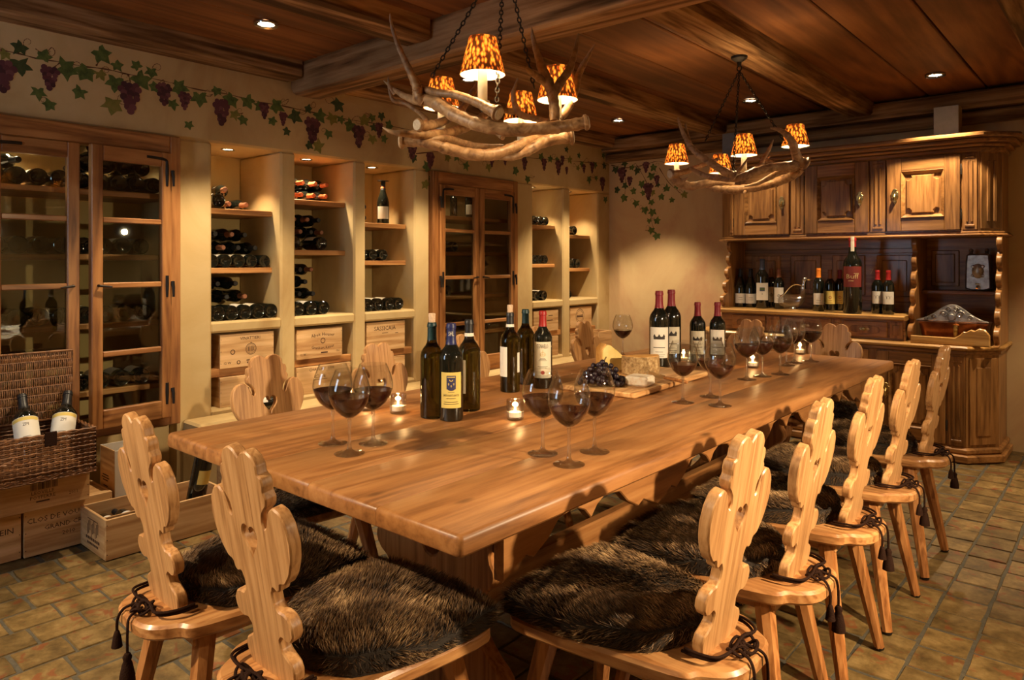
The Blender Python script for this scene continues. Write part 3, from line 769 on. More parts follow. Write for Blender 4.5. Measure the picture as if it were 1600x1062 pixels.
for i, (a, b) in enumerate(NICHES):
    t = thing('niche_spotlight', 'small recessed spotlight in the top of the %s' % NN[i], 'spotlight', (-3.97, (a + b) / 2 - .03, ZT - .002), 0, 'spotlights of the wall niches')
    inst('ring', RING2, t); inst('lens', LENS2, t)
    spot_light(t, (0, 0, -.01), NICHE_W, 95, .5, None, .02)
for (a, b), nm in ((CAB1, 'wide left wine cupboard'), (CAB2, 'narrow glass cupboard')):
    for y in ((a + .22, b - .22) if b < 2 else ((a + b) / 2,)):
        t = thing('cupboard_spotlight', 'small spotlight in the top of the %s%s' % (nm, '' if b > 2 else (', behind the left door' if y < 1.1 else ', behind the right door')), 'spotlight', (-4.08, y, ZT - .002))
        inst('ring', RING2, t); inst('lens', LENS2, t)
        spot_light(t, (0, 0, -.01), ((11.0 if y < 1.1 else 7.0) if b < 2 else 2.0), 120, .6, None, .02)
# ------------------------------------------------------------------ the long table
TX0, TX1, TY0, TY1, TZ = -2.11, -0.91, 0.905, 3.95, 0.76
t = thing('dining_table', 'long pine trestle table with scalloped aprons, laid for a wine tasting', 'table', (-1.51, 2.4275, 0))
npl = 5; pwid = (TX1 - TX0) / npl
th_ = .042
for i in range(npl):
    a = TX0 + i * pwid + 1.51 + (.0004 if i else 0); b = TX0 + (i + 1) * pwid + 1.51 - (.0004 if i < npl - 1 else 0)
    z0, z1 = TZ - th_, TZ
    L = TY1 - TY0
    mb = MB(); rings = []
    for y, e in ((-L / 2, .011), (-L / 2 + .0015, .0055), (-L / 2 + .0045, .002), (-L / 2 + .011, 0), (L / 2 - .011, 0), (L / 2 - .0045, .002), (L / 2 - .0015, .0055), (L / 2, .011)):
        A = a + (e if i == 0 else 0); B = b - (e if i == npl - 1 else 0); z = z1 - e * .9; zb = z0 + e * .5
        e0 = [(A, z - .0006), (A + .0009, z)] if i else [(A, zb + .006), (A, z - .011), (A + .003, z - .004), (A + .010, z)]
        e1 = [(B - .0009, z), (B, z - .0006)] if i < npl - 1 else [(B - .010, z), (B - .003, z - .004), (B, z - .011), (B, zb + .006)]
        c1 = [(B, zb)] if i < npl - 1 else [(B - .006, zb)]
        c0 = [(A, zb)] if i else [(A + .006, zb)]
        rings.append([(x, y, q) for x, q in e0 + e1 + c1 + c0])
    n = len(rings[0]); V = [p for r_ in rings for p in r_]
    F = [(k * n + q, (k + 1) * n + q, (k + 1) * n + (q + 1) % n, k * n + (q + 1) % n) for k in range(7) for q in range(n)]
    F += [list(range(n)), [7 * n + q for q in range(n)][::-1]]
    mb.add(V, F)
    mb.build('plank', M_table, t)
# aprons: a board with a sawn wavy lower edge
def apron_profile(L, z1, z0, n):
    pts = [(-L / 2, z1), (L / 2, z1)]
    k = 0; seg = L / n; lo = []
    for i in range(n):
        x0 = L / 2 - i * seg
        lo += [(x0, z0 - .03), (x0 - seg * .06, z0 - .012), (x0 - seg * .12, z0 + .004), (x0 - seg * .16, z0 - .008), (x0 - seg * .24, z0 + .018), (x0 - seg * .30, z0 + .052), (x0 - seg * .40, z0 + .062), (x0 - seg * .46, z0 + .045), (x0 - seg * .50, z0 + .020), (x0 - seg * .54, z0 + .045), (x0 - seg * .60, z0 + .062), (x0 - seg * .70, z0 + .052), (x0 - seg * .76, z0 + .018), (x0 - seg * .84, z0 - .008), (x0 - seg * .88, z0 + .004), (x0 - seg * .94, z0 - .012)]
    lo.append((-L / 2, z0 - .03))
    return pts + lo
for sx in (-1, 1):
    mb = MB(); mb.prism([apron_profile(2.60, TZ - th_, .605, 4)], .028, .003, T(sx * .49 + .014, 0, 0) @ RZ(90))
    mb.build('apron', M_table, t)
for sy in (-1, 1):
    mb = MB(); mb.prism([apron_profile(.90, TZ - th_, .645, 1)], .028, .003, T(0, sy * 1.26 - .014, 0))
    mb.build('apron', M_table, t)
half = [(0, 0), (.10, 0), (.20, .03), (.30, 0), (.43, 0), (.44, .05), (.40, .085), (.33, .10), (.29, .13), (.27, .17), (.225, .20), (.18, .25), (.165, .31), (.185, .36), (.235, .39), (.25, .43), (.225, .465), (.235, .50), (.29, .53), (.35, .57), (.39, .62), (.40, .66), (.40, .705), (0, .705)]
outl = chaikin([p for p in half if p[0] > 0], 1, False)
outl = outl + [(-x, z) for x, z in outl[::-1]]
for sy in (-1, 1):
    mb = MB(); mb.prism([outl, [(-.04 + .04 * math.cos(a) + .04, .47 + .05 * math.sin(a)) for a in [k * PI / 6 for k in range(12)]]], .05, .005, T(0, sy * 1.02 - .025, 0))
    mb.build('trestle_leg', M_leg, t)
    mb = MB(); mb.box((0, sy * 1.02, TZ - th_ - .02), (.92, .08, .032), .004); mb.build('bearer', M_table, t)
mb = MB(); mb.box((0, 0, .25), (.045, 2.0, .11), .006); mb.build('stretcher', M_table, t)

# ------------------------------------------------------------------ carved chairs with fur cushions
hp = [(0, -.02), (.066, -.02), (.074, .000), (.083, .012), (.087, .030), (.081, .046), (.066, .054), (.052, .064), (.050, .084), (.060, .094), (.078, .090), (.092, .094), (.103, .108), (.104, .126), (.094, .142), (.078, .148), (.063, .147), (.052, .158), (.050, .178), (.058, .194), (.072, .188), (.082, .194), (.086, .208), (.104, .212), (.124, .234), (.139, .265), (.145, .298), (.138, .332), (.121, .354), (.100, .360), (.083, .349), (.074, .330), (.068, .314), (.060, .309), (.056, .320), (.060, .336), (.070, .348), (.080, .356), (.084, .372), (.076, .382), (.080, .394), (.076, .410), (.064, .414), (.064, .430), (.052, .446), (.032, .454), (.014, .449), (0, .437)]
hp2 = []
for i in range(len(hp) - 1):
    (x0, z0), (x1, z1) = hp[i], hp[i + 1]
    hp2 += [(x0 * .86 + x1 * .14, z0 * .86 + z1 * .14), (x0 * .14 + x1 * .86, z0 * .14 + z1 * .86)]
hp2 = [hp[0]] + hp2[1:-1] + [hp[-1]]
back_out = hp2 + [(-x, z) for x, z in hp2[::-1][1:-1]]
heart = []
for k in range(28):
    a = 2 * PI * k / 28
    heart.append((.0265 * math.sin(a) ** 3 * 1.0, .275 + .0021 * (13 * math.cos(a) - 5 * math.cos(2 * a) - 2 * math.cos(3 * a) - math.cos(4 * a))))
mb = MB(); mb.prism([back_out, heart], .024, .003, T(0, -.024, 0)); ME_BACK = mb.mesh('backrest', M_chair, 35)
# seat: board with a lobed rear lip (rear = -y)
sh = [(0, -.105), (.055, -.104), (.09, -.09), (.112, -.065), (.125, -.04), (.148, -.03), (.158, -.005), (.168, .05), (.195, .25), (.205, .37), (.185, .40), (0, .415)]
sh2 = chaikin(sh, 1, False)
seat_out = sh2 + [(-x, y) for x, y in sh2[::-1][1:-1]]
mb = MB(); mb.prism([seat_out], .034, .007, T(0, 0, .034) @ RX(-90)); ME_SEAT = mb.mesh('seat', M_seat, 35)
mb = MB(); mb.box((0, 0, 0), (.055, .36, .03), .004); ME_CLEAT = mb.mesh('cleat', M_seat)
def leg_mesh(sx, sy):
    mb = MB()
    top, bot = Vector((0, 0, .435)), Vector((sx * .075, sy * .085, .006))
    if sy < 0: bot.y = -.075
    pts = [bot, bot.lerp(top, .33), bot.lerp(top, .9), top]
    mb.tube(pts, [.0165, .021, .026, .026], 8)
    return mb.mesh('leg', M_leg, 30)
mb = MB(); mb.lathe([(0, 0), (.015, 0), (.0165, .006), (0, .006)], 10); ME_FOOT = mb.mesh('foot_pad', M_iron)
LEGS = [(sx, sy, leg_mesh(sx, sy), (sx * .11, .025 if sy < 0 else .33, 0)) for sx in (-1, 1) for sy in (-1, 1)]
SEAT_Z = .455
def make_chair(label, loc, rz):
    t = thing('carved_chair', label, 'chair', loc, rz, 'carved pine chairs around the table')
    inst('seat', ME_SEAT, t, (0, 0, SEAT_Z - .034))
    inst('backrest', ME_BACK, t, (0, 0, SEAT_Z + .006), (rad(9.5), 0, 0))
    for sx, sy, me, lc in LEGS:
        l = inst('leg', me, t, lc)
        inst('foot_pad', ME_FOOT, l, (sx * .075, -.075 if sy < 0 else .085, 0))
    c = inst('tie_cord', ME_CORD, t, (0, 0, SEAT_Z + .001)); inst('tassel', ME_TAS, c)
    for sx in (-1, 1): inst('cleat', ME_CLEAT, t, (sx * .10, .17, SEAT_Z - .034 - .0145))
    return t
# fur cushion
def cushion_h(u, v):           # u,v in -1..1 across the pad
    e = max(0.0, 1 - (abs(u) ** 4)) * max(0.0, 1 - (abs(v) ** 4))
    return .012 + .044 * (e ** .35)
def sq(u, v):
    k = .14 if v > 0 else .36
    return u * math.sqrt(1 - v * v * k), v * math.sqrt(1 - u * u * k)
def pad_pt(u, v, up=True):
    k = 1.0 / max(1e-6, (abs(u) ** 5 + abs(v) ** 5)) ** .2 if max(abs(u), abs(v)) > .999 else 1
    y = .200 + .203 * v * (1 - .05 * u * u); x = (.194 + .030 * v) * u * (1 - .05 * v * v)
    h = cushion_h(u, v) + .006 * math.sin(5 * x / .2 + 2) * math.cos(4 * y / .2)
    return Vector((x, y, h))
mb = MB(); G = 18
vs = []; fs = []
for j in range(G + 1):
    for i in range(G + 1):
        u, v = -1 + 2 * i / G, -1 + 2 * j / G
        u, v = sq(u, v)
        vs.append(pad_pt(u, v))
for j in range(G):
    for i in range(G): fs.append((j * (G + 1) + i, j * (G + 1) + i + 1, (j + 1) * (G + 1) + i + 1, (j + 1) * (G + 1) + i))
edge = [i for i in range(G + 1)] + [j * (G + 1) + G for j in range(1, G + 1)] + [G * (G + 1) + i for i in range(G - 1, -1, -1)] + [j * (G + 1) for j in range(G - 1, 0, -1)]
nb = len(vs)
for k in edge: vs.append(Vector((vs[k].x, vs[k].y, 0)))
for q in range(len(edge)):
    r_ = (q + 1) % len(edge); fs.append((edge[r_], edge[q], nb + q, nb + r_))
fs.append([nb + q for q in range(len(edge))][::-1])
mb.add(vs, fs); ME_PAD = mb.mesh('pad', M_pelt)
def fur_mesh(seed, n=19000):
    r = random.Random(seed); mb = MB(); V = []; Fc = []; FA = []
    ph = [r.uniform(0, 6.28) for _ in range(8)]
    def flow(x, y):
        a = 1.9 + .9 * math.sin(7 * x + ph[0]) * math.cos(6 * y + ph[1]) + .5 * math.sin(17 * x + 13 * y + ph[2])
        return math.cos(a), math.sin(a)
    for i in range(n):
        u, v = r.uniform(-1, 1), r.uniform(-1, 1)
        side = r.random() < .26
        if side:
            a = r.uniform(0, 2 * PI); u, v = math.cos(a), math.sin(a); m_ = max(abs(u), abs(v)); u, v = u / m_, v / m_
        u, v = sq(u, v)
        p = pad_pt(u, v)
        e = 1e-3
        nrm = (pad_pt(min(1, u + .02), v) - pad_pt(max(-1, u - .02), v)).cross(pad_pt(u, min(1, v + .02)) - pad_pt(u, max(-1, v - .02)))
        nrm = nrm.normalized() if nrm.length > 1e-9 else Vector((0, 0, 1))
        out_ = Vector((u, v, 0)).normalized() if side else nrm
        if side:
            p = Vector((p.x, p.y, r.uniform(.004, p.z))); nrm = (out_ + Vector((0, 0, .2))).normalized()
        fx, fy = flow(p.x, p.y)
        tuft = .5 + .5 * math.sin(31 * p.x + ph[3] + 9 * math.sin(19 * p.y + ph[4])) * math.sin(27 * p.y + ph[5])
        fl = Vector((fx, fy, 0)) + (Vector((0, 0, -.5)) if side else Vector())
        d = (nrm * (.55 + .4 * tuft) + fl * .85 + Vector((r.gauss(0, .25), r.gauss(0, .25), r.gauss(0, .15)))).normalized()
        ln = r.uniform(.013, .024) * (.75 + .4 * tuft)
        wd = r.uniform(.0006, .0011)
        sd = d.cross(Vector((r.gauss(0, 1), r.gauss(0, 1), r.gauss(0, 1)))).normalized() * wd
        bend = Vector((fx, fy, -.35)) * ln * .28
        b = len(V)
        p1 = p + d * ln * .5 + bend * .25; p2 = p + d * ln + bend
        q = r.uniform(.75, 1.15) * (.7 + .4 * tuft)
        p.z = max(p.z, .003); p1.z = max(p1.z, .003); p2.z = max(p2.z, .0025); sd.z *= .3
        V += [p - sd, p + sd, p1 + sd * .8, p1 - sd * .8, p2]
        FA += [.0, .0, .5 * q, .5 * q, 1.0 * q]
        Fc += [(b, b + 1, b + 2, b + 3), (b + 3, b + 2, b + 4)]
    mb.add(V, Fc, None, FA)
    return mb.mesh('fur', M_fur, 180)
FUR = [fur_mesh(1), fur_mesh(2)]
# cord looped round the foot of the backrest, and its tassel
mb = MB()
lp = catmull([(-.097, .012, .012), (-.098, -.02, .012), (-.085, -.055, .012), (-.03, -.062, .010), (.02, -.058, .014), (.07, -.064, .010), (.098, -.03, .012), (.097, .012, .012)], 5)
mb.tube(lp, .0034, 6)
mb.tube([p + Vector((0, -.006, .007)) for p in lp], .0032, 6)
for k, (x, y) in enumerate(((.0, -.065), (.022, -.07), (-.02, -.068), (.01, -.082))):
    mb.tube(catmull([(x + .022 * math.cos(a), y + .016 * math.sin(a), .012 + .007 * math.sin(2 * a + k)) for a in [j * 2 * PI / 8 + k for j in range(9)]], 3), .0034, 6)
ME_CORD = mb.mesh('cord', M_cordm)
mb = MB()
mb.tube(catmull([(.01, -.075, .012), (.02, -.105, .004), (.028, -.113, -.02), (.03, -.114, -.075)], 5), .0032, 6)
mb.lathe([(0, .01), (.006, .008), (.010, .0), (.008, -.008), (.011, -.016), (.016, -.04), (.017, -.055), (0, -.055)], 12, T(.03, -.114, -.078))
mb.tube(catmull([(-.02, -.075, .012), (-.028, -.10, .006), (-.034, -.112, -.015), (-.036, -.113, -.045)], 5), .0032, 6)
mb.lathe([(0, .01), (.005, .006), (.008, -.004), (.012, -.03), (0, -.03)], 10, T(-.036, -.113, -.05))
ME_TAS = mb.mesh('tassel', M_cordm)
def make_cushion(label, loc, rz, k):
    t = thing('fur_cushion', label, 'cushion', (loc[0], loc[1], SEAT_Z + .001), rz, 'brown fur seat cushions')
    inst('pad', ME_PAD, t, (0, .026, 0)); o = inst('fur', FUR[k % 2], t, (0, .026, .001)); o['kind'] = 'stuff'
    return t
ORD = ['first', 'second', 'third', 'fourth', 'fifth', 'sixth', 'seventh', 'eighth', 'ninth', 'tenth', 'eleventh', 'twelfth']
CH = []
for i, y in enumerate((1.412, 1.868, 2.349, 2.84, 3.395)):
    CH.append(((-.678, y), 90, 'carved pine chair, %s from the camera along the right side of the table' % ORD[i], 'brown fur cushion on the %s chair along the right side of the table' % ORD[i]))
for i, y in enumerate((1.41, 1.93, 2.47, 2.97, 3.45)):
    CH.append(((-2.365, y), -90, 'carved pine chair, %s from the camera along the cupboard side of the table' % ORD[i], 'brown fur cushion on the %s chair along the cupboard side of the table' % ORD[i]))
CH.append(((-1.71, .752), 0, 'carved pine chair at the near table end, the one by the open crate', 'brown fur cushion on the near-end chair by the open crate'))
CH.append(((-1.262, .765), 0, 'carved pine chair at the near table end, closer to the camera', 'sunlit brown fur cushion on the near-end chair closer to the camera'))
CH.append(((-1.76, 4.15), 180, 'carved pine chair at the far table end, behind the wine bottles', 'brown fur cushion on the far-end chair behind the wine bottles'))
CH.append(((-1.27, 4.15), 180, 'carved pine chair at the far table end, below the magnum bottle', 'brown fur cushion on the far-end chair below the magnum bottle'))
for k, ((x, y), a, l1, l2) in enumerate(CH):
    a += rnd.uniform(-1.5, 1.5)
    make_chair(l1, (x, y, 0), rad(a)); make_cushion(l2.replace('sunlit ', 'lit '), (x, y), rad(a), k)
# ------------------------------------------------------------------ bottles, glasses, candles
BORD = [(0, .006), (.022, .004), (.033, 0), (.0365, .002), (.0375, .006), (.0375, .188), (.0368, .198), (.034, .208), (.0285, .218), (.0215, .227), (.0168, .236), (.0148, .247), (.0140, .262), (.0136, .284), (.0152, .285), (.0152, .293), (.0138, .296), (.0138, .300), (0, .300)]
BURG = [(0, .006), (.022, .004), (.037, 0), (.041, .003), (.0418, .008), (.0418, .140), (.0405, .155), (.036, .175), (.0295, .196), (.0225, .216), (.0178, .236), (.0155, .255), (.0145, .280), (.0158, .281), (.0158, .290), (.0142, .293), (.0142, .298), (0, .298)]
def prof_r(prof, z):
    for (r0, z0), (r1, z1) in zip(prof[3:], prof[4:]):
        if z0 <= z <= z1 and z1 > z0: return r0 + (r1 - r0) * (z - z0) / (z1 - z0)
    return prof[3][0]
def sub_prof(prof, z0, z1, grow):
    zs = sorted(set([z0, z1] + [z for r, z in prof[3:-1] if z0 < z < z1]))
    return [(prof_r(prof, z) + grow, z) for z in zs]
def curved_label(mb, r, z0, z1, ang, face=-90, n=14):
    """a paper label round the bottle, its middle facing `face` degrees"""
    a0, a1 = rad(face - ang / 2), rad(face + ang / 2)
    mb.lathe([(r, z0), (r, z1)], n, None, a0, a1)
def curved_text(mb, s, r, z, h, face=-90, wmax=None, wid=None):
    vs, fs, wd = text_geo(s)
    k = wid / wd if wid else h
    if wmax and wd * k > wmax: k = wmax / wd
    f = rad(face)
    mb.add([(r * math.cos(f + a * k / r), r * math.sin(f + a * k / r), z + b * h) for a, b in vs], fs)
def clip_x(pts, x0, x1):
    for lim, sg in ((x0, 1), (x1, -1)):
        out = []
        for a, b in zip(pts, pts[1:] + pts[:1]):
            ia, ib = (a[0] - lim) * sg >= 0, (b[0] - lim) * sg >= 0
            if ia: out.append(a)
            if ia != ib:
                k = (lim - a[0]) / (b[0] - a[0]); out.append((lim, a[1] + (b[1] - a[1]) * k))
        pts = out
        if not pts: return []
    return pts
def curved_poly(mb, pts, r, face=-90):
    f = rad(face); lo = min(p[0] for p in pts); hi = max(p[0] for p in pts)
    n = max(1, int((hi - lo) / (r * .1)) + 1)
    for i in range(n):
        q = clip_x(pts, lo + (hi - lo) * i / n, lo + (hi - lo) * (i + 1) / n)
        if len(q) > 2: mb.add([(r * math.cos(f + x / r), r * math.sin(f + x / r), z) for x, z in q], [list(range(len(q)))])
def cam_face(x, y): return math.degrees(math.atan2(-y, -x))
def bottle(label, loc, kind='bord', s=1.0, cap='black', cap_z=(.235, .3012), lab=None, art=None, glassm=None, cork=False, collar=None, face=None, group=None, wide=1.0, lab2=None, name='wine_bottle'):
    """a standing bottle: body, capsule, label, lettering. lab=(z0,z1,angle,material); art(mb, r) draws on the label; face: degrees"""
    prof = [(r * s * wide, z * s) for r, z in (BORD if kind == 'bord' else BURG)]
    t = thing(name, label, 'bottle', loc, 0, group)
    fc = cam_face(loc[0], loc[1]) if face is None else face
    mb = MB(); mb.lathe(prof, 28); mb.build('body', glassm or M_bottle, t)
    if cap:
        a, b = cap_z[0] * s, cap_z[1] * s
        q = sub_prof(prof, a, min(b, .2995 * s), .0005)
        mb = MB(); mb.lathe(q + [(q[-1][0] * .9, q[-1][1] + .0015), (0, q[-1][1] + .0015)], 22); mb.build('capsule', M_cap[cap], t)
    if collar:
        z0, z1, m = collar
        q = sub_prof(prof, z0 * s, z1 * s, .0009); mb = MB(); mb.lathe(q, 22); mb.build('neck_band', m, t)
    if cork:
        mb = MB(); mb.lathe([(.0098 * s, .290 * s), (.0104 * s, .302 * s), (.0112 * s, .326 * s), (.0105 * s, .329 * s), (0, .329 * s)], 16); mb.build('cork', M_cork, t)
    r = prof[4][0]
    for lb in (lab, lab2):
        if not lb: continue
        z0, z1, ang, m = lb[:4]; f = fc + (lb[4] if len(lb) > 4 else 0)
        mb = MB(); curved_label(mb, r + .0006, z0 * s, z1 * s, ang, f); o = mb.build('label', m, t)
        if lb is lab and art:
            for mat, fn in art:
                mb = MB(); fn(mb, r + .0010, f, s); mb.build('lettering', mat, o, smooth=0)
    return t
def circ(x, z, r, n=20): return [(x + r * math.cos(2 * PI * k / n), z + r * math.sin(2 * PI * k / n)) for k in range(n)]
def ringp(mb, x, z, r, wd, R_, f, n=22):
    for k in range(n):
        a, b = 2 * PI * k / n, 2 * PI * (k + 1) / n
        curved_poly(mb, [(x + r * math.cos(a), z + r * math.sin(a)), (x + (r + wd) * math.cos(a), z + (r + wd) * math.sin(a)), (x + (r + wd) * math.cos(b), z + (r + wd) * math.sin(b)), (x + r * math.cos(b), z + r * math.sin(b))], R_, f)
def bar(mb, x, z, w_, h, R_, f): curved_poly(mb, [(x - w_ / 2, z), (x + w_ / 2, z), (x + w_ / 2, z + h), (x - w_ / 2, z + h)], R_, f)

# -- on the table: three bottles at the left
g_near = 'bottles of the left cluster on the table'
p = on_z(675, 651, TZ); bottle('olive green bottle with a teal capsule and pulled cork, behind the yellow-labelled bottle', (p.x, p.y, TZ), cap='teal', glassm=M_bottleg, cork=True, lab=(.06, .16, 80, M_labelw, 95), cap_z=(.245, .299), group=g_near)
def art_shl(mb, r, f, s):
    curved_text(mb, 'SMITH HAUT LAFITTE', r, .078, .0065, f, wid=.052)
    for z, wd in ((.071, .03), (.06, .045), (.054, .05)): bar(mb, 0, z, wd, .0016, r, f)
    bar(mb, 0, .090, .020, .0014, r, f)
def art_shield(mb, r, f, s):
    curved_poly(mb, [(-.0145, .100), (.0145, .100), (.0145, .142), (-.0145, .142)], r, f); curved_poly(mb, [(-.012, .100), (-.006, .0965), (0, .0955), (.006, .0965), (.012, .100)], r, f)
def art_shield2(mb, r, f, s):
    r += .0003
    bar(mb, 0, .136, .024, .0028, r, f)
    for k in range(8):
        a = PI + PI * k / 8; b = PI + PI * (k + 1) / 8
        curved_poly(mb, [(.006 * math.cos(a), .130 + .006 * math.sin(a)), (.0045 * math.cos(a), .1305 + .004 * math.sin(a)), (.0045 * math.cos(b), .1305 + .004 * math.sin(b)), (.006 * math.cos(b), .130 + .006 * math.sin(b))][::-1], r, f)
    for x, z in ((-.008, .112), (0, .106), (.008, .112)):
        bar(mb, x, z, .0012, .008, r, f); bar(mb, x, z + .004, .005, .0012, r, f)
p = on_z(705, 655, TZ)
b = bottle('dark bottle with a yellow crest label and a navy capsule, frontmost of the left cluster', (p.x, p.y, TZ), cap='navy', cap_z=(.235, .3), lab=(.042, .152, 105, M_labely), art=[(M_ink, art_shl), (M_inkb, art_shield), (M_labely, art_shield2)], group=g_near)
mb = MB(); curved_text(mb, 'SHL', .0158, .262, .014, cam_face(p.x, p.y), wid=.018); mb.build('capsule_lettering', M_labelw, b, smooth=0)
p = on_z(733, 640, TZ); bottle('olive green bottle with a black capsule and white neck band, right in the left cluster', (p.x, p.y, TZ), cap='black', glassm=M_bottleg, collar=(.2455, .256, M_labelw), cap_z=(.245, .3), lab=(.06, .17, 85, M_label, -60), group=g_near)
# -- three in the middle
g_mid = 'bottles of the middle cluster on the table'
p = on_z(797, 611, TZ); bottle('olive green bottle with a white neck band and pulled cork, left in the middle cluster', (p.x, p.y, TZ), cap='black', glassm=M_bottleg, cork=True, collar=(.2455, .256, M_labelw), cap_z=(.245, .299), lab=(.06, .172, 90, M_labelw, -62), lab2=(.075, .15, 24, M_labelw, 58), group=g_mid)
p = on_z(821, 599, TZ); bottle('olive green bottle with a plain teal capsule, rearmost in the middle cluster', (p.x, p.y, TZ), cap='teal', glassm=M_bottleg, cap_z=(.245, .3), lab=(.06, .16, 60, M_labelw, 120), group=g_mid)
def art_tig(mb, r, f, s):
    curved_text(mb, 'TIGNANELLO', r, .157, .017, f, wid=.045)
    for z, wd in ((.118, .02), (.1135, .026), (.109, .034), (.086, .04), (.081, .03), (.05, .045), (.045, .04)): bar(mb, 0, z, wd, .0014, r, f)
def art_tig2(mb, r, f, s):
    curved_poly(mb, circ(0, .0635, .0075), r, f)
def art_tig3(mb, r, f, s):
    ringp(mb, 0, .134, .008, .0014, r, f); bar(mb, 0, .128, .0016, .022, r, f); bar(mb, 0, .132, .024, .0016, r, f)
    for x in (-.009, .009): bar(mb, x, .127, .002, .012, r, f)
p = on_z(848, 605, TZ); bottle('dark bottle with a red capsule and tall cream label, right in the middle cluster', (p.x, p.y, TZ), cap='red', cap_z=(.240, .3), lab=(.042, .182, 112, M_label), art=[(M_ink, art_tig), (M_inkr, art_tig2), (M_inkg, art_tig3)], group=g_mid)
# -- four at the back
g_far = 'bottles of the far cluster on the table'
def art_ch(name1, name2):
    def fn(mb, r, f, s):
        if name1: curved_text(mb, name1, r, .100 * s, .009 * s, f, wid=.05 * s)
        bar(mb, 0, .088 * s, .046 * s, .003 * s, r, f)
        for z, wd in ((.072, .03), (.062, .044), (.055, .036)): bar(mb, 0, z * s, wd * s, .0014 * s, r, f)
        # drawing of a country house
        bar(mb, 0, .120 * s, .044 * s, .010 * s, r, f)
        for x in (-.018, 0, .018): curved_poly(mb, [((x - .006) * s, .130 * s), ((x + .006) * s, .130 * s), (x * s, .140 * s)], r, f)
    return [(M_ink, fn)]
q = at(1030, 580, 3.27); bottle('large dark bottle with a crimson capsule and big pale label, behind the cut cheese', (q.x, q.y, TZ), s=1.2, cap='crimson', lab=(.05, .165, 118, M_labelw), art=art_ch('', ''), group=g_far, cap_z=(.236, .3))
q = at(1049, 560, 3.42); bottle('large dark bottle with a crimson capsule, half hidden behind the big pale label bottle', (q.x, q.y, TZ), s=1.2, cap='crimson', lab=(.05, .155, 110, M_label), art=art_ch('', ''), group=g_far, cap_z=(.236, .3))
q = at(1090, 572, 3.43); bottle('dark bottle with a crimson capsule and cream label, second from right in the far cluster', (q.x, q.y, TZ), cap='crimson', lab=(.055, .165, 112, M_label), art=art_ch('CHATEAU', ''), group=g_far)
q = at(1121, 572, 3.42); bottle('dark bottle with a crimson capsule and white label, rightmost in the far cluster', (q.x, q.y, TZ), cap='crimson', lab=(.055, .172, 112, M_labelw), art=art_ch('', ''), group=g_far)

# -- wine glasses
GO = [(.0035, .0905), (.010, .0925), (.022, .100), (.036, .113), (.0465, .130), (.0525, .148), (.0535, .158), (.0520, .172), (.0475, .188), (.0415, .203), (.0365, .2155)]
def off(r, z, t): return (max(0.0, r - t), z)
def wall(i):
    a, b = GO[max(i - 1, 0)], GO[min(i + 1, len(GO) - 1)]
    d = Vector((b[0] - a[0], b[1] - a[1])).normalized()
    return Vector((-d.y, d.x))
GI = []
for i, (r, z) in enumerate(GO):
    nn = wall(i); GI.append((max(.0004, r + nn.x * .0011), z + nn.y * .0011))
mb = MB(); mb.lathe([(0, .0900)] + GO + [(GO[-1][0] - .0006, .2160)] + GI[::-1][0:-1] + [(0, GI[1][1] - .0022)], 36); ME_BOWL = mb.mesh('bowl', M_thin, 80)
mb = MB(); mb.lathe([(0, 0), (.036, 0), (.0385, .0008), (.0388, .0018), (.030, .0032), (.016, .0062), (.0075, .0115), (.0048, .020), (.0038, .040), (.0036, .062), (.0040, .078), (.0052, .086), (.0046, .0893), (0, .0893)], 30); ME_STEM = mb.mesh('stem', M_mixg, 80)
def wine_mesh(level):
    pts = []
    for (r0, z0), (r1, z1) in zip(GI, GI[1:]):
        pts.append((r0, z0))
        if z0 <= level <= z1:
            k = (level - z0) / (z1 - z0); pts.append((r0 + (r1 - r0) * k, level)); break
    pts = [(max(0, r - .0004), z) for r, z in pts if z > GI[1][1] - 1e-6]
    mb = MB(); mb.lathe([(0, GI[1][1] - .0015)] + pts + [(0, level)], 32); return mb.mesh('red_wine', M_wine, 50)
W_HI, W_LO = wine_mesh(.147), wine_mesh(.136)
GL = [(520, 693, 0, 'rear left wine glass of the near left trio on the table'), (546, 709, 0, 'front wine glass of the near left trio on the table'), (583, 693, 0, 'right wine glass of the near left trio, by a candle'),
      (848, 709, 0, 'left wine glass of the trio in front of the grapes'), (889, 726, 1, 'front wine glass of the trio in front of the grapes'), (929, 706, 0, 'right wine glass of the trio in front of the grapes'),
      (1067, 629, 1, 'wine glass right of the cheese board, before the cheese knife'), (1110, 620, 1, 'rear wine glass of the pair right of the cheese board'), (1125, 634, 1, 'front wine glass of the pair right of the cheese board'),
      (1167, 593, 0, 'wine glass beside the far candle, left of its group'), (1191, 588, 0, 'rear wine glass between two others by the far candle'), (1217, 593, 1, 'front wine glass of the far group, right of the candle'),
      (1229, 571, 1, 'wine glass half hidden at the back of the far group'), (1240, 575, 1, 'wine glass left of the last candle on the table'), (1267, 571, 0, 'rightmost wine glass of the far group, by the last candle'),
      (973, 556, 1, 'single wine glass standing behind the cheese board')]
GPOS = []
for px, py, lo, lb in GL:
    p = on_z(px, py, TZ); p.z = TZ
    while any((p - q).length < .109 for q in GPOS): p = p + Vector((-.004, .012, 0))
    GPOS.append(p)
    t = thing('wine_glass', lb + ', with red wine', 'wine glass', (p.x, p.y, TZ), rnd.uniform(0, 6), 'red wine glasses on the table')
    inst('bowl', ME_BOWL, t, (0, 0, .0005)); inst('stem', ME_STEM, t, (0, 0, .0004)); inst('red_wine', W_LO if lo else W_HI, t, (0, 0, .0005))

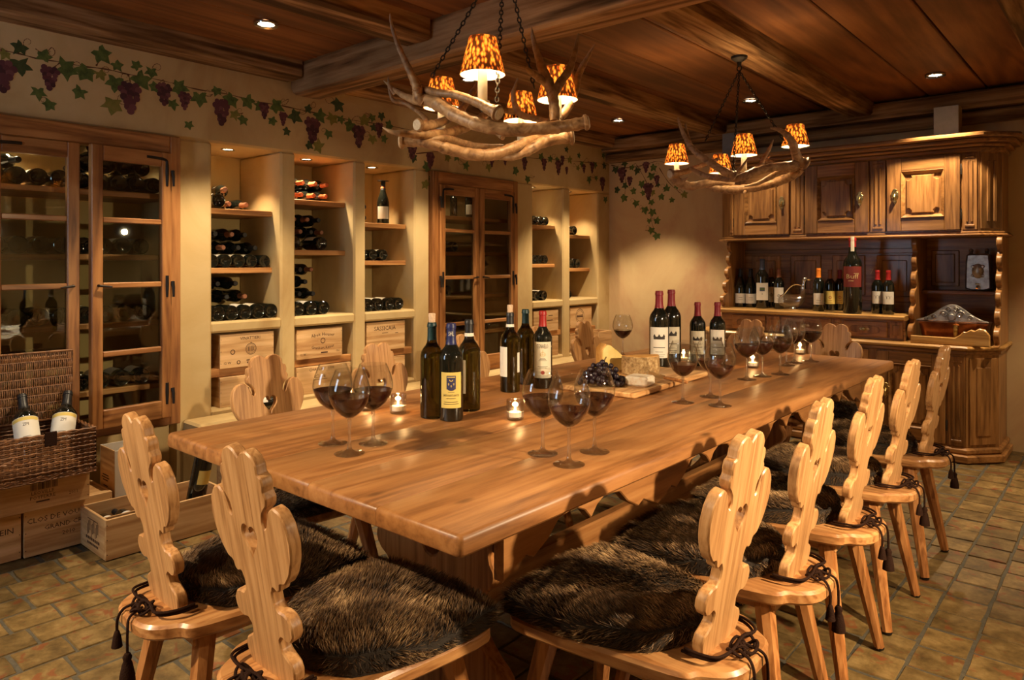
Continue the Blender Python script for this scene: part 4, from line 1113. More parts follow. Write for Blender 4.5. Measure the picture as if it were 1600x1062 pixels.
# -- tealight candles in small glasses
mb = MB(); mb.lathe([(0, 0), (.024, 0), (.0262, .002), (.0270, .012), (.0275, .060), (.0270, .0615), (.0258, .060), (.0250, .014), (.0235, .0085), (0, .0085)], 28); ME_CG = mb.mesh('holder', M_holdg, 50)
mb = MB()
for k in range(16):
    a = 2 * PI * k / 16; mb.box((0, -.0270, .005), (.0052, .0016, .007), .0005, RZ(math.degrees(a)))
ME_CD = mb.mesh('cut_base', M_mixg)
mb = MB(); mb.lathe([(0, .009), (.0195, .009), (.0198, .024), (.0190, .0242), (.0186, .0225), (0, .0225)], 22); ME_TL = mb.mesh('tealight', M_wax)
mb = MB(); mb.lathe([(0, .0235), (.0022, .027), (.0030, .031), (.0020, .037), (0, .0445)], 10); ME_FL = mb.mesh('flame', M_flame)
mb = MB(); mb.lathe([(.0006, .0215), (.0006, .0270), (0, .0270)], 6); ME_WK = mb.mesh('wick', M_ink)
for px, py, d, lb in ((622, 645, 0, 'lit tealight in a clear glass, right of the near left wine glasses'), (805, 655, 0, 'lit tealight in a clear glass, left of the near middle wine glasses'), (1176, 574, 0, 'lit tealight in a glass between the far wine glasses'), (1250, 553, 0, 'lit tealight in a glass nearest the far table end'), (574, 640, 0, 'lit tealight in a glass, behind the near left wine glasses'), (1068, 566, 0, 'lit tealight in a glass in front of the far cluster of bottles')):
    p = on_z(px, py, TZ)
    t = thing('tealight_candle', lb, 'candle', (p.x, p.y, TZ), 0, 'tealights on the table')
    inst('holder', ME_CG, t); inst('tealight', ME_TL, t); inst('flame', ME_FL, t); inst('wick', ME_WK, t)
    ld = bpy.data.lights.new('candle', 'POINT'); ld.energy = CANDLE_W; ld.color = (1, .55, .2); ld.shadow_soft_size = .006
    o = bpy.data.objects.new('candle_light', ld); COL.objects.link(o); o.parent = t; o.location = (0, 0, .048)

# ------------------------------------------------------------------ cheese board
BX, BY, BR = -1.535, 2.545, rad(3.0)
t = thing('cheese_board', 'long wooden serving board under the grapes and cheeses', 'board', (BX, BY, TZ + .001), BR)
def rrect(hx, hy, r, n=5):
    out = []
    for cx_, cy_, a0 in ((hx - r, hy - r, 0), (-hx + r, hy - r, 90), (-hx + r, -hy + r, 180), (hx - r, -hy + r, 270)):
        for k in range(n + 1):
            a = rad(a0 + 90 * k / n); out.append((cx_ + r * math.cos(a), cy_ + r * math.sin(a)))
    return out
mb = MB(); mb.prism([rrect(.165, .335, .02)], .020, .005, T(0, 0, .020) @ RX(-90)); mb.build('board', M_board, t)
ZB = TZ + .0215
def bl(x, y): # board-local to world
    return Vector((BX + x * math.cos(BR) - y * math.sin(BR), BY + x * math.sin(BR) + y * math.cos(BR), ZB))
# white square cheese
c = on_z(983, 601, ZB + .005)
t = thing('soft_cheese', 'square white soft cheese on the front of the board', 'cheese', (c.x + .016, c.y + .050, ZB), rad(8))
mb = MB(); mb.prism([rrect(.047, .045, .012)], .036, .007, T(0, 0, .036) @ RX(-90)); o = mb.build('rind', M_rindw, t)
# cut wheel of mottled cheese (half round with two cut faces)
def wedge(name, label, loc, rz, Rr, a0, a1, h, rind_side, rind_top, pole=None):
    t = thing(name, label, 'cheese', loc, rz)
    n = 14; out = [(0, 0)] + [(Rr * math.cos(rad(a0 + (a1 - a0) * k / n)), Rr * math.sin(rad(a0 + (a1 - a0) * k / n))) for k in range(n + 1)]
    mb = MB(); mb.prism([out], h - .003, .002, T(0, 0, h - .003) @ RX(-90)); body = mb.build('paste', M_cheese, t)
    mb = MB(); k0 = Rr + .0018
    mb.lathe([(Rr - .002, .0), (k0, .001), (k0 + .0015, h * .5), (k0, h - .003), (Rr - .004, h)], 18, None, rad(a0), rad(a1)); mb.build('rind', rind_side, t)
    mb = MB(); o2 = [(0, 0)] + [(Rr * .995 * math.cos(rad(a0 + (a1 - a0) * k / n)), Rr * .995 * math.sin(rad(a0 + (a1 - a0) * k / n))) for k in range(n + 1)]
    mb.prism([o2], .003, .0006, T(0, 0, h + .0002) @ RX(-90)); mb.build('top_rind', rind_top, t)
    return t
c = on_z(1010, 586, ZB)
wedge('cut_cheese', 'cut wheel of firm cheese with a brown mottled rind', (c.x - .055, c.y + .035, ZB), rad(-25), .082, -95, 75, .078, M_rindb, M_rindo)
# tall leaning wedge with orange rind
c = on_z(968, 583, ZB)
t = thing('cheese_wedge', 'tall yellow cheese wedge with an orange rind, leaning behind the grapes', 'cheese', (c.x - .06, c.y + .055, ZB), rad(62))
tri = [(-.075, 0), (.085, 0), (.078, .022), (-.028, .112), (-.052, .116), (-.075, .10)]
mb = MB(); mb.prism([chaikin(tri, 1)], .055, .004, T(0, -.027, 0)); mb.build('paste', M_cheese, t)
mb = MB(); mb.prism([[(-.0775, .002), (-.0745, .002), (-.0745, .094), (-.0535, .1175), (-.056, .120), (-.0775, .098)]], .054, .001, T(0, -.0265, 0)); mb.build('rind', M_rindo, t)
# grapes
gc = bl(-.025, -.238)
t = thing('grape_bunch', 'bunch of black grapes heaped on the near end of the board', 'grapes', (gc.x, gc.y, ZB), 0)
mb = MB(); mb.lathe([(0, -.0115), (.005, -.0108), (.0088, -.0068), (.0103, 0), (.0092, .006), (.0055, .0105), (0, .0118)], 12); ME_GR = mb.mesh('grape', M_grape, 60)
gp = []
tries = 0
while len(gp) < 92 and tries < 9000:
    tries += 1
    x, y = rnd.gauss(0, .040), rnd.gauss(0, .047)
    hmax = .075 * max(0, 1 - (x / .088) ** 2 - (y / .10) ** 2)
    if hmax <= 0: continue
    z = .0112 + rnd.random() * hmax
    q = Vector((x, y, z))
    if abs(x) > .095: continue
    if all((q - k).length > .0165 for k in gp): gp.append(q)
for q in gp:
    inst('grape', ME_GR, t, q, (rnd.uniform(-1, 1), rnd.uniform(-1, 1), 0), (1, 1, 1))
mb = MB(); mb.tube(catmull([(0, -.02, .03), (.005, 0, .06), (-.005, .02, .085), (-.012, .045, .100)], 5), .0026, 7)
for a in range(7): mb.tube([(0, 0, .06), (.03 * math.cos(a), .03 * math.sin(a), .066)], .0014, 5)
mb.build('stalk', M_stem, t)
# knife with wooden handle
a = on_z(1038, 590, ZB + .008); b_ = on_z(1074, 597, ZB + .008)
dr = (b_ - a); an = math.atan2(dr.y, dr.x)
t = thing('cheese_knife', 'cheese knife with a wooden handle at the end of the board', 'knife', (a.x, a.y, ZB), an)
L = dr.length
mb = MB(); mb.tube([(0, 0, .008), (.02, 0, .009), (.06, 0, .0085), (L * .9, 0, .008), (L, 0, .007)], [.006, .0078, .0072, .0078, .005], 10); mb.build('handle', M_leg, t)
mb = MB(); mb.prism([[(-.001, 0), (-.11, .0), (-.125, .008), (-.1, .022), (-.001, .016)]], .0016, .0004, T(0, .004, .001) @ RX(0)); mb.build('blade', M_steel, t)
for k in range(2):
    mb = MB(); mb.lathe([(0, .0175), (.002, .0170), (.0022, .0155)], 8, T(L * (.3 + .35 * k), 0, 0)); mb.build('rivet', M_brass, t)
# ------------------------------------------------------------------ antler chandeliers
def shade_part(root, p, k, name='lamp_shade'):
    """one candle arm: sleeve, bulb, shade with lining; p = middle of the shade's lower rim, k = scale"""
    e = empty('candle_lamp', root, p)
    mb = MB(); mb.lathe([(.0655, 0), (.0655, .001), (.0395, .106), (.0390, .106)], 32); s = mb.build('lamp_shade', M_shade, e)
    s.scale = (k, k, k)
    mb = MB(); mb.lathe([(.0640, .0005), (.0383, .1055)], 32); s = mb.build('shade_lining', M_lining, e); s.scale = (k, k, k)
    mb = MB(); mb.lathe([(.0138, -.075), (.0138, .018), (.012, .022), (0, .022)], 16); mb.lathe([(0, -.082), (.019, -.082), (.021, -.074), (.0138, -.073)], 16); s = mb.build('candle_sleeve', M_ivory, e); s.scale = (k, k, k)
    mb = MB(); mb.lathe([(.006, .022), (.010, .032), (.011, .045), (.007, .060), (0, .068)], 14); s = mb.build('bulb', M_bulb, e); s.scale = (k, k, k)
    return e
def bulb_light(root, p, wt):
    ld = bpy.data.lights.new('bulb_light', 'POINT'); ld.energy = wt; ld.color = LAMP; ld.shadow_soft_size = .02
    o = bpy.data.objects.new('bulb_light', ld); COL.objects.link(o); o.parent = root; o.location = p
def chain_mesh(mb, a, b, link=.021, wire=.0022):
    a, b = Vector(a), Vector(b); n = max(2, int((b - a).length / (link * .78))); d = (b - a).normalized()
    u = d.orthogonal().normalized(); v = d.cross(u)
    for i in range(n):
        c = a.lerp(b, (i + .5) / n); s = u if i % 2 else v
        mb.tube([c + d * (link * .5 * math.cos(q)) + s * (link * .26 * math.sin(q)) for q in [2 * PI * k / 8 for k in range(8)]], wire, 5, closed=True)
def antler(root, origin, segs, burr=None):
    """segs: list of (points [(px,py,depth,radius_px)], tip flag); all in one antler part; burr: cut end disc"""
    mb = MB()
    for pts, pale in segs:
        P = [at(x, y, d) - origin for x, y, d, r in pts]; Rr = [r * d / FPX for x, y, d, r in pts]
        C = catmull([(p.x, p.y, p.z) for p in P], 6); n = len(C)
        rr = []; fa = []
        for i in range(n):
            t = i / (n - 1) * (len(Rr) - 1); j = min(int(t), len(Rr) - 2); r = Rr[j] + (Rr[j + 1] - Rr[j]) * (t - j)
            rr.append(r * (1 + .07 * math.sin(i * 2.1 + len(pts)) + .04 * math.sin(i * 5.3))); fa.append(max(0.0, min(1.0, pale[0] + (pale[1] - pale[0]) * (i / (n - 1)) ** 2)))
        mb.tube([tuple(c) for c in C], rr, 10, facs=[.02 + f for f in fa])
    o = mb.build('antler', M_antler, root)
    if burr:
        (x0, y0, d0, r0), (x1, y1, d1, r1) = segs[0][0][0], segs[0][0][1]
        a, b = at(x0, y0, d0) - origin, at(x1, y1, d1) - origin; ax = (a - b).normalized(); r = r0 * d0 / FPX
        M = Matrix.Translation(a) @ ax.to_track_quat('Z', 'Y').to_matrix().to_4x4()
        m2 = MB(); m2.lathe([(r * .9, -.010), (r * 1.22, -.006), (r * 1.25, 0), (r * 1.05, .004), (r * .98, .0045)], 12, M); m2.build('burr', M_antler, o)
        m2 = MB(); m2.lathe([(r * 1.0, .0040), (r * .9, .0065), (0, .0070)], 14, M); m2.build('cut_end', M_bone, o)
    return o
def c1(x, y, d, r): return (590 + x / 4.086, y / 4.086, d, r / 4.086)
def c2(x, y, d, r): return (1020 + x / 4.423, 70 + y / 4.423, d, r / 4.423)
def chandelier(label, origin, conv, antlers, lamps, chains, hub_z, canopy_xy, watts):
    o = Vector(origin); t = thing('antler_chandelier', label, 'chandelier', origin)
    for segs, burr in antlers: antler(t, o, [([conv(*p) for p in pts], pale) for pts, pale in segs], burr)
    for x, y, d, k in lamps:
        p = at(*conv(x, y, d, 1)[:2], d) - o
        shade_part(t, p, k); bulb_light(t, p + Vector((0, 0, .045 * k)), watts)
        mb = MB(); mb.tube([p + Vector((0, 0, -.078 * k)), p + Vector((0, 0, -.105 * k))], .006, 8); mb.build('candle_pin', M_iron, t)
    cx_, cy_ = canopy_xy[0] - o.x, canopy_xy[1] - o.y; zc = BZ - o.z
    mb = MB(); mb.lathe([(0, -.001), (.042, -.001), (.04, -.012), (.024, -.024), (.012, -.03), (.010, -.05), (0, -.05)][::-1], 20, T(cx_, cy_, zc)); mb.tube([(cx_ + .012 * math.cos(a), cy_, zc - .062 + .014 * math.sin(a)) for a in [2 * PI * k / 10 for k in range(10)]], .0035, 6, closed=True)
    mb.build('canopy', M_iron, t)
    for x, y, d in chains:
        q = at(*conv(x, y, d, 1)[:2], d) - o
        mb = MB(); chain_mesh(mb, (cx_, cy_, zc - .075), q); mb.build('chain', M_iron, t)
    P = [(cx_, cy_, zc - .03), (cx_ + .008, cy_ + .004, zc - .1), (cx_ - .004, cy_, zc - .3), (cx_ + .01, cy_, zc - .42)]
    if hub_z: mb = MB(); mb.tube(catmull(P + [hub_z], 5), .0042, 6); mb.build('power_cord', M_cordm, t)
    return t
A1 = [
 ([([(1335, 780, 2.02, 42), (1230, 800, 2.02, 40), (1100, 815, 2.0, 40), (850, 828, 1.99, 43), (650, 796, 2.0, 44), (500, 735, 2.04, 46), (400, 672, 2.08, 46), (315, 640, 2.12, 40), (250, 640, 2.16, 30), (170, 612, 2.2, 20), (105, 570, 2.24, 13), (40, 515, 2.28, 4)], (0, .3)),
   ([(300, 650, 2.12, 38), (262, 615, 2.12, 36), (255, 570, 2.12, 34), (235, 520, 2.12, 28), (190, 420, 2.13, 22), (140, 310, 2.14, 17), (100, 200, 2.15, 12), (84, 130, 2.15, 9), (80, 85, 2.15, 3)], (0, .35)),
   ([(110, 600, 2.24, 14), (75, 545, 2.24, 10), (70, 490, 2.25, 3)], (0, .4))], True),
 ([([(768, 722, 1.98, 44), (700, 690, 2.0, 36), (640, 656, 2.02, 30), (500, 606, 2.06, 27), (400, 596, 2.09, 26), (330, 580, 2.12, 26), (270, 565, 2.14, 22)], (0, .05))], True),
 ([([(258, 798, 2.16, 36), (330, 800, 2.2, 32), (420, 775, 2.3, 28), (520, 720, 2.42, 26), (600, 600, 2.55, 22), (640, 540, 2.6, 18)], (.2, .1)), ([(320, 790, 2.2, 22), (290, 740, 2.25, 15), (180, 660, 2.3, 14), (100, 640, 2.3, 12), (72, 560, 2.3, 8), (68, 500, 2.3, 3)], (0, .3))], True),
 ([([(150, 905, 2.2, 38), (250, 905, 2.2, 33), (350, 922, 2.2, 34), (450, 950, 2.22, 38), (600, 985, 2.25, 40), (740, 985, 2.3, 38), (860, 945, 2.36, 34), (960, 900, 2.42, 30), (1050, 870, 2.48, 24), (1120, 850, 2.5, 16)], (.1, .0)), ([(330, 900, 2.2, 28), (450, 885, 2.24, 24), (620, 930, 2.4, 20), (800, 935, 2.5, 14)], (.1, .5))], True),
 ([([(560, 815, 2.35, 30), (450, 850, 2.27, 34), (330, 860, 2.2, 32), (230, 858, 2.16, 26), (140, 850, 2.13, 20), (80, 838, 2.12, 13), (32, 812, 2.12, 4)], (0, .5)), ([(560, 815, 2.35, 30), (650, 760, 2.45, 28), (760, 700, 2.55, 24), (900, 720, 2.62, 20), (1000, 740, 2.62, 14)], (0, .1))], False),
 ([([(1130, 780, 2.1, 32), (1128, 690, 2.12, 33), (1115, 600, 2.13, 36), (1085, 520, 2.14, 38), (1045, 420, 2.15, 30), (1010, 310, 2.16, 20), (990, 230, 2.17, 12), (983, 172, 2.17, 3)], (0, .35)),
   ([(1120, 610, 2.13, 30), (1165, 530, 2.14, 30), (1225, 440, 2.15, 24), (1258, 340, 2.16, 18), (1275, 260, 2.17, 12), (1282, 212, 2.17, 3)], (0, .35)), ([(1085, 540, 2.14, 26), (1020, 490, 2.12, 24), (965, 450, 2.1, 18), (950, 430, 2.1, 9)], (0, .3))], False),
 ([([(1150, 770, 2.3, 30), (1220, 680, 2.34, 26), (1265, 570, 2.36, 24), (1275, 500, 2.37, 24), (1310, 420, 2.38, 20), (1350, 350, 2.39, 13), (1388, 282, 2.4, 3)], (0, .35)), ([(1270, 520, 2.37, 18), (1240, 470, 2.37, 12), (1255, 420, 2.38, 3)], (0, .4))], False),
 ([([(1240, 870, 2.42, 46), (1160, 880, 2.42, 40), (1060, 905, 2.42, 38), (960, 960, 2.4, 34), (860, 1000, 2.38, 26), (780, 1005, 2.36, 16), (640, 1015, 2.34, 8)], (0, .3))], True),
 ([([(1090, 775, 2.5, 18), (1000, 755, 2.52, 20), (920, 735, 2.53, 22), (880, 680, 2.53, 20), (865, 600, 2.53, 15), (880, 545, 2.53, 9), (895, 498, 2.53, 3)], (.1, .5)), ([(800, 880, 2.45, 16), (730, 830, 2.5, 14), (640, 780, 2.52, 8)], (.1, .4))], False),
]
chandelier('larger antler chandelier with four feather-patterned lampshades, hanging nearest the camera', (-1.56, 1.69, 1.70), c1, A1,
           [(670, 480, 2.05, 1.0), (408, 690, 2.58, 1.0), (915, 775, 2.66, 1.0), (1148, 640, 2.3, 1.0)],
           [(345, 490, 2.45), (1000, 560, 2.3), (760, 650, 2.05)], None, (-1.53, 1.72), BULB_W)
A2 = [
 ([([(562, 905, 3.50, 30), (490, 872, 3.5, 28), (400, 815, 3.52, 26), (320, 760, 3.54, 25), (260, 700, 3.56, 20), (215, 620, 3.58, 15), (185, 545, 3.6, 10), (173, 500, 3.6, 3)], (0, .3)), ([(300, 745, 3.55, 20), (260, 690, 3.58, 16), (235, 600, 3.6, 11), (225, 545, 3.6, 3)], (0, .3))], True),
 ([([(122, 893, 3.75, 30), (200, 882, 3.78, 22), (280, 855, 3.8, 20), (360, 825, 3.82, 18), (450, 790, 3.86, 12)], (0, 0))], True),
 ([([(1062, 820, 3.5, 38), (1010, 800, 3.5, 34), (985, 740, 3.48, 30), (965, 680, 3.46, 28), (930, 625, 3.45, 22), (880, 590, 3.45, 15), (812, 573, 3.45, 6)], (0, .25)), ([(1000, 830, 3.5, 34), (900, 838, 3.5, 30), (800, 850, 3.5, 30), (700, 880, 3.5, 32), (640, 905, 3.5, 30), (560, 925, 3.52, 26), (430, 915, 3.56, 24), (340, 895, 3.6, 20), (260, 850, 3.66, 12)], (.05, .1))], True),
 ([([(130, 910, 3.78, 32), (180, 950, 3.78, 34), (260, 978, 3.78, 30), (360, 960, 3.76, 28), (470, 945, 3.75, 24), (560, 960, 3.75, 16)], (.1, .3)), ([(190, 950, 3.78, 20), (215, 935, 3.76, 13), (245, 915, 3.75, 4)], (0, .4))], False),
 ([([(1020, 850, 3.62, 40), (960, 900, 3.64, 36), (850, 950, 3.68, 32), (700, 985, 3.72, 32), (560, 1000, 3.74, 32), (430, 990, 3.76, 26), (330, 960, 3.78, 16), (240, 955, 3.8, 6)], (.0, .3))], False),
 ([([(990, 850, 3.55, 24), (880, 880, 3.56, 22), (800, 920, 3.57, 20), (720, 960, 3.58, 14), (632, 978, 3.58, 4)], (0, .5))], False),
 ([([(640, 900, 3.9, 18), (740, 835, 3.92, 20), (775, 770, 3.92, 16), (810, 710, 3.92, 11), (833, 655, 3.92, 3)], (0, .4)), ([(745, 830, 3.92, 14), (785, 790, 3.92, 9), (812, 770, 3.92, 3)], (0, .4))], False),
 ([([(840, 820, 3.9, 16), (770, 795, 3.92, 14), (700, 790, 3.95, 12), (640, 800, 4.0, 10), (590, 880, 3.9, 8)], (0, .2))], False),
 ([([(570, 890, 3.5, 14), (610, 850, 3.5, 12), (640, 810, 3.5, 8), (650, 788, 3.5, 3)], (0, .3))], False), ([([(640, 1010, 3.72, 12), (632, 1020, 3.7, 9), (628, 1032, 3.7, 3)], (0, .5))], False),
]
chandelier('smaller antler chandelier with four feather-patterned lampshades, hanging before the buffet', (-1.575, 3.58, 1.73), c2, A2,
           [(165, 822, 3.92, 1.0), (630, 765, 3.62, 1.0), (468, 888, 4.05, 1.0), (985, 702, 3.60, 1.02)],
           [(362, 665, 3.62), (556, 880, 3.5), (905, 660, 3.5)], None, (-1.555, 3.585), BULB2_W)
# ------------------------------------------------------------------ the carved buffet on the far wall
BF = thing('buffet', 'tall carved walnut buffet with panelled cupboards on the far wall', 'buffet', (-1.6, 5.5, 0))
BO = Vector((-1.6, 5.5, 0))
def bpart(mb, name, m, parent=None, sm=35):
    for i, p in enumerate(mb.v): mb.v[i] = p - BO
    return mb.build(name, m, parent or BF, smooth=sm)
def slab(poly, z0, z1, b=.006):
    mb = MB(); mb.prism([poly], z1 - z0, b, T(0, 0, z1) @ RX(-90)); return mb
FYL = 5.23                     # lower front
def foot(o, yf=FYL, xl=-2.47, xr=-.80, s=.15, back=YF - .004):
    return [(xl - s - o, back), (xl - s - o, yf + s * 1.15 - o * .4), (xl - o * .4, yf - o), (xr + o * .4, yf - o), (xr + s + o, yf + s * 1.15 - o * .4), (xr + s + o, back)]
bpart(slab(foot(.035), 0, .05, .008), 'plinth', M_dressx)
bpart(slab(foot(.018), .05, .092, .012), 'base_moulding', M_dressx)
bpart(slab(foot(0), .09, .70, .004), 'lower_carcass', M_dress)
bpart(slab(foot(.012), .672, .70, .006), 'counter_moulding', M_dressx)
bpart(slab(foot(.032), .70, .727, .010), 'counter', M_shelfw)
def panel_door(name, x0, x1, z0, z1, y, sw, handle=None, octa=True, arch=False):
    d = empty('door', BF, Vector(((x0 + x1) / 2, y, (z0 + z1) / 2)) - BO)
    w_, h_ = x1 - x0, z1 - z0
    def sub(mb, nm, m=M_dress, sm=30): return mb.build(nm, m, d, smooth=sm)
    for sx in (-1, 1):
        mb = MB(); mb.box((sx * (w_ / 2 - sw / 2), 0, 0), (sw, .024, h_), .003); sub(mb, 'stile')
    for sz in (-1, 1):
        mb = MB(); mb.box((0, .0005, sz * (h_ / 2 - sw / 2)), (w_ - 2 * sw, .023, sw), .003); sub(mb, 'rail', M_dressx)
    iw, ih = w_ - 2 * sw, h_ - 2 * sw
    # moulding round the sunk field
    mb = MB()
    o_ = [(-iw / 2, -ih / 2), (iw / 2, -ih / 2), (iw / 2, ih / 2), (-iw / 2, ih / 2)]
    i_ = [(x * (1 - .044 / iw), z * (1 - .044 / ih)) for x, z in o_]
    V = [(x, -.017, z) for x, z in o_] + [(x * .985, -.019, z * .985) for x, z in o_] + [(x, .004, z) for x, z in i_]
    F = []
    for k in range(4):
        l = (k + 1) % 4; F += [(k, l, 4 + l, 4 + k), (4 + k, 4 + l, 8 + l, 8 + k)]
    mb.add(V, F); sub(mb, 'panel_moulding', M_dressx, 0)
    mb = MB(); mb.box((0, .009, 0), (iw, .008, ih)); sub(mb, 'panel')
    if octa:
        a, b, c = iw / 2 - .030, ih / 2 - .030, .030
        oc = [(-a, -b + c), (-a + c * .55, -b + c), (-a + c, -b + c * .55), (-a + c, -b), (a - c, -b), (a - c, -b + c * .55), (a - c * .55, -b + c), (a, -b + c), (a, b - c), (a - c * .55, b - c), (a - c, b - c * .55), (a - c, b), (-a + c, b), (-a + c, b - c * .55), (-a + c * .55, b - c), (-a, b - c)]
        mb = MB(); mb.prism([oc], .018, .008, T(0, -.010, 0)); sub(mb, 'raised_field')
    if handle:
        mb = MB()
        es = chaikin([(-.006, .052), (-.016, .044), (-.010, .034), (-.024, .026), (-.020, .010), (-.024, -.004), (-.012, -.014), (-.016, -.030), (-.006, -.040), (0, -.056), (.006, -.040), (.016, -.030), (.012, -.014), (.024, -.004), (.020, .010), (.024, .026), (.010, .034), (.016, .044), (.006, .052)], 1)
        mb.prism([es], .006, .002, T(handle[0], -.020, handle[1])); mb.tube([(handle[0], -.024, handle[1] + .012), (handle[0], -.036, handle[1] - .004), (handle[0], -.034, handle[1] - .03)], [.006, .007, .010], 8)
        sub(mb, 'escutcheon', M_brass)
    return d
def hinge(x, z, y=FYL):
    mb = MB(); mb.lathe([(0, -.032), (.004, -.032), (.005, .032), (0, .04)], 8, T(x, y - .014, z)); bpart(mb, 'hinge', M_iron)
def pilaster(x0, x1, z0, z1, y, m=None):
    mb = MB(); w_ = (x1 - x0); cx_ = (x0 + x1) / 2
    mb.box((cx_, y - .004, (z0 + z1) / 2), (w_, .014, z1 - z0), .003)
    n = 2
    for k in range(n): mb.box((cx_ + (k - (n - 1) / 2) * w_ * .30, y - .013, (z0 + z1) / 2), (w_ * .16, .010, (z1 - z0) * .80), .004)
    for zz in (z0 + (z1 - z0) * .055, z1 - (z1 - z0) * .055): mb.box((cx_, y - .012, zz), (w_ * .66, .010, (z1 - z0) * .03), .003)
    bpart(mb, 'pilaster', m or M_dress)
for a, b, hx in ((-2.27, -1.84, .15), (-1.78, -1.36, -.15), (-1.309, -.909, -.14)):
    panel_door('door', a, b, .105, .665, FYL - .012, .075, (hx, .02), True)
for a, b in ((-2.46, -2.30), (-.895, -.806)): pilaster(a, b, .10, .66, FYL)
for z in (.22, .56): hinge(-.902, z); hinge(-2.283, z)
# splayed corner panel
sp = (Vector((-.80, FYL, 0)) + Vector((-.65, FYL + .1725, 0))) / 2
an = math.degrees(math.atan2(.1725, .15))
mb = MB(); M = T(sp.x, sp.y, .38) @ RZ(an); mb.box((0, -.004, 0), (.19, .010, .54), .003, M); mb.box((0, -.011, 0), (.10, .010, .43), .005, M); bpart(mb, 'corner_panel', M_dress)
# drawer unit and shelf above it
DY = 5.30
mb = MB(); mb.box((-1.80, (DY + YF - .004) / 2, .796), (1.29, YF - .004 - DY, .138), .004); bpart(mb, 'drawer_case', M_dressx)
mb = MB(); mb.prism([[(-2.455, .866), (-1.145, .866), (-1.145, .896), (-2.455, .896)]], YF - .01 - 5.245, .010, T(0, 5.245, 0)); bpart(mb, 'shelf', M_shelfw)
for px0, px1 in ((1145, 1196), (1222, 1298), (1318, 1387)):
    a, b = on_y(px0, 500, DY).x, on_y(px1, 510, DY).x
    d = empty('drawer', BF, Vector(((a + b) / 2, DY - .008, .797)) - BO)
    mb = MB(); mb.box((0, 0, 0), (b - a, .018, .108), .005); mb.build('drawer_front', M_dressx, d)
    mb = MB(); mb.prism([chaikin([(-(b - a) * .36, -.006), (-(b - a) * .30, .022), (0, .026), ((b - a) * .30, .022), ((b - a) * .36, -.006), ((b - a) * .30, -.026), (0, -.030), (-(b - a) * .30, -.026)], 1)], .008, .003, T(0, -.014, 0)); mb.build('carved_field', M_dress, d)
    mb = MB(); es = chaikin([(-.036, 0), (-.024, .010), (-.012, .006), (0, .016), (.012, .006), (.024, .010), (.036, 0), (.024, -.010), (.012, -.006), (0, -.016), (-.012, -.006), (-.024, -.010)], 1); mb.prism([es], .004, .001, T(0, -.017, 0)); mb.build('back_plate', M_brass, d)
    mb = MB(); mb.lathe([(0, .026), (.010, .024), (.014, .016), (.010, .008), (.006, 0), (0, 0)][::-1], 14, T(0, -.017, 0) @ RX(90)); mb.build('knob', M_brass, d)
for px0, px1 in ((1199, 1219), (1301, 1315), (1391, 1411)):
    a, b = on_y(px0, 505, DY).x, on_y(px1, 515, DY).x
    mb = MB(); mb.box(((a + b) / 2, DY - .004, .797), (b - a, .014, .112), .003); mb.box(((a + b) / 2, DY - .011, .797), ((b - a) * .62, .010, .07), .004); bpart(mb, 'carved_block', M_dress)
# back panelling between shelf and upper cupboards
BKY = 5.735
mb = MB(); mb.box((-1.57, BKY + .016, 1.16), (1.82, .022, .56)); bpart(mb, 'back_board', M_dressx)
for k in range(4):
    a = -2.42 + k * .315
    mb = MB(); mb.box((a + .157, BKY, 1.155), (.235, .014, .30), .006); mb.box((a + .157, BKY - .008, 1.155), (.165, .012, .225), .006); bpart(mb, 'back_panel', M_dress)
for z in (.985, 1.335):
    mb = MB(); mb.box((-1.79, BKY - .004, z), (1.29, .02, .035), .004); bpart(mb, 'back_rail', M_dressx)
# scroll-cut upright boards (left end, divider, right end)
def scroll(y_top, z0, z1, yb, n=5):
    pts = [(yb, z0), (yb, z1), (y_top, z1)]
    H = z1 - z0
    for k in range(n):
        zc = z1 - H * (k + .5) / n; y = y_top + (5.275 - y_top) * (k / n) ** 1.6
        hh = H / n
        pts += [(y + .016, zc + hh * .44), (y - .004, zc + hh * .36), (y - .016, zc + hh * .16), (y - .014, zc - hh * .06), (y + .002, zc - hh * .22), (y + .018, zc - hh * .30), (y + .020, zc - hh * .42)]
    pts.append((5.275, z0))
    return [pts[0], pts[1], pts[2]] + chaikin(pts[3:-1], 1, False) + [pts[-1]]
for x, yt, z0, n in ((-2.45, 5.45, .896, 5), (-1.128, 5.43, .728, 6), (-.652, 5.45, .728, 6)):
    mb = MB(); mb.prism([scroll(yt, z0, 1.425, BKY + .0, n)], .032, .004, T(x + .016, 0, 0) @ RZ(90)); bpart(mb, 'scroll_side', M_dress)
mb = MB(); q_ = on_y(1362, 424, BKY - .016); put_text(mb, '7', q_.x, q_.z - .02, .042, None, T(0, BKY - .0165, 0)); bpart(mb, 'painted_numeral', M_inkg, sm=0)
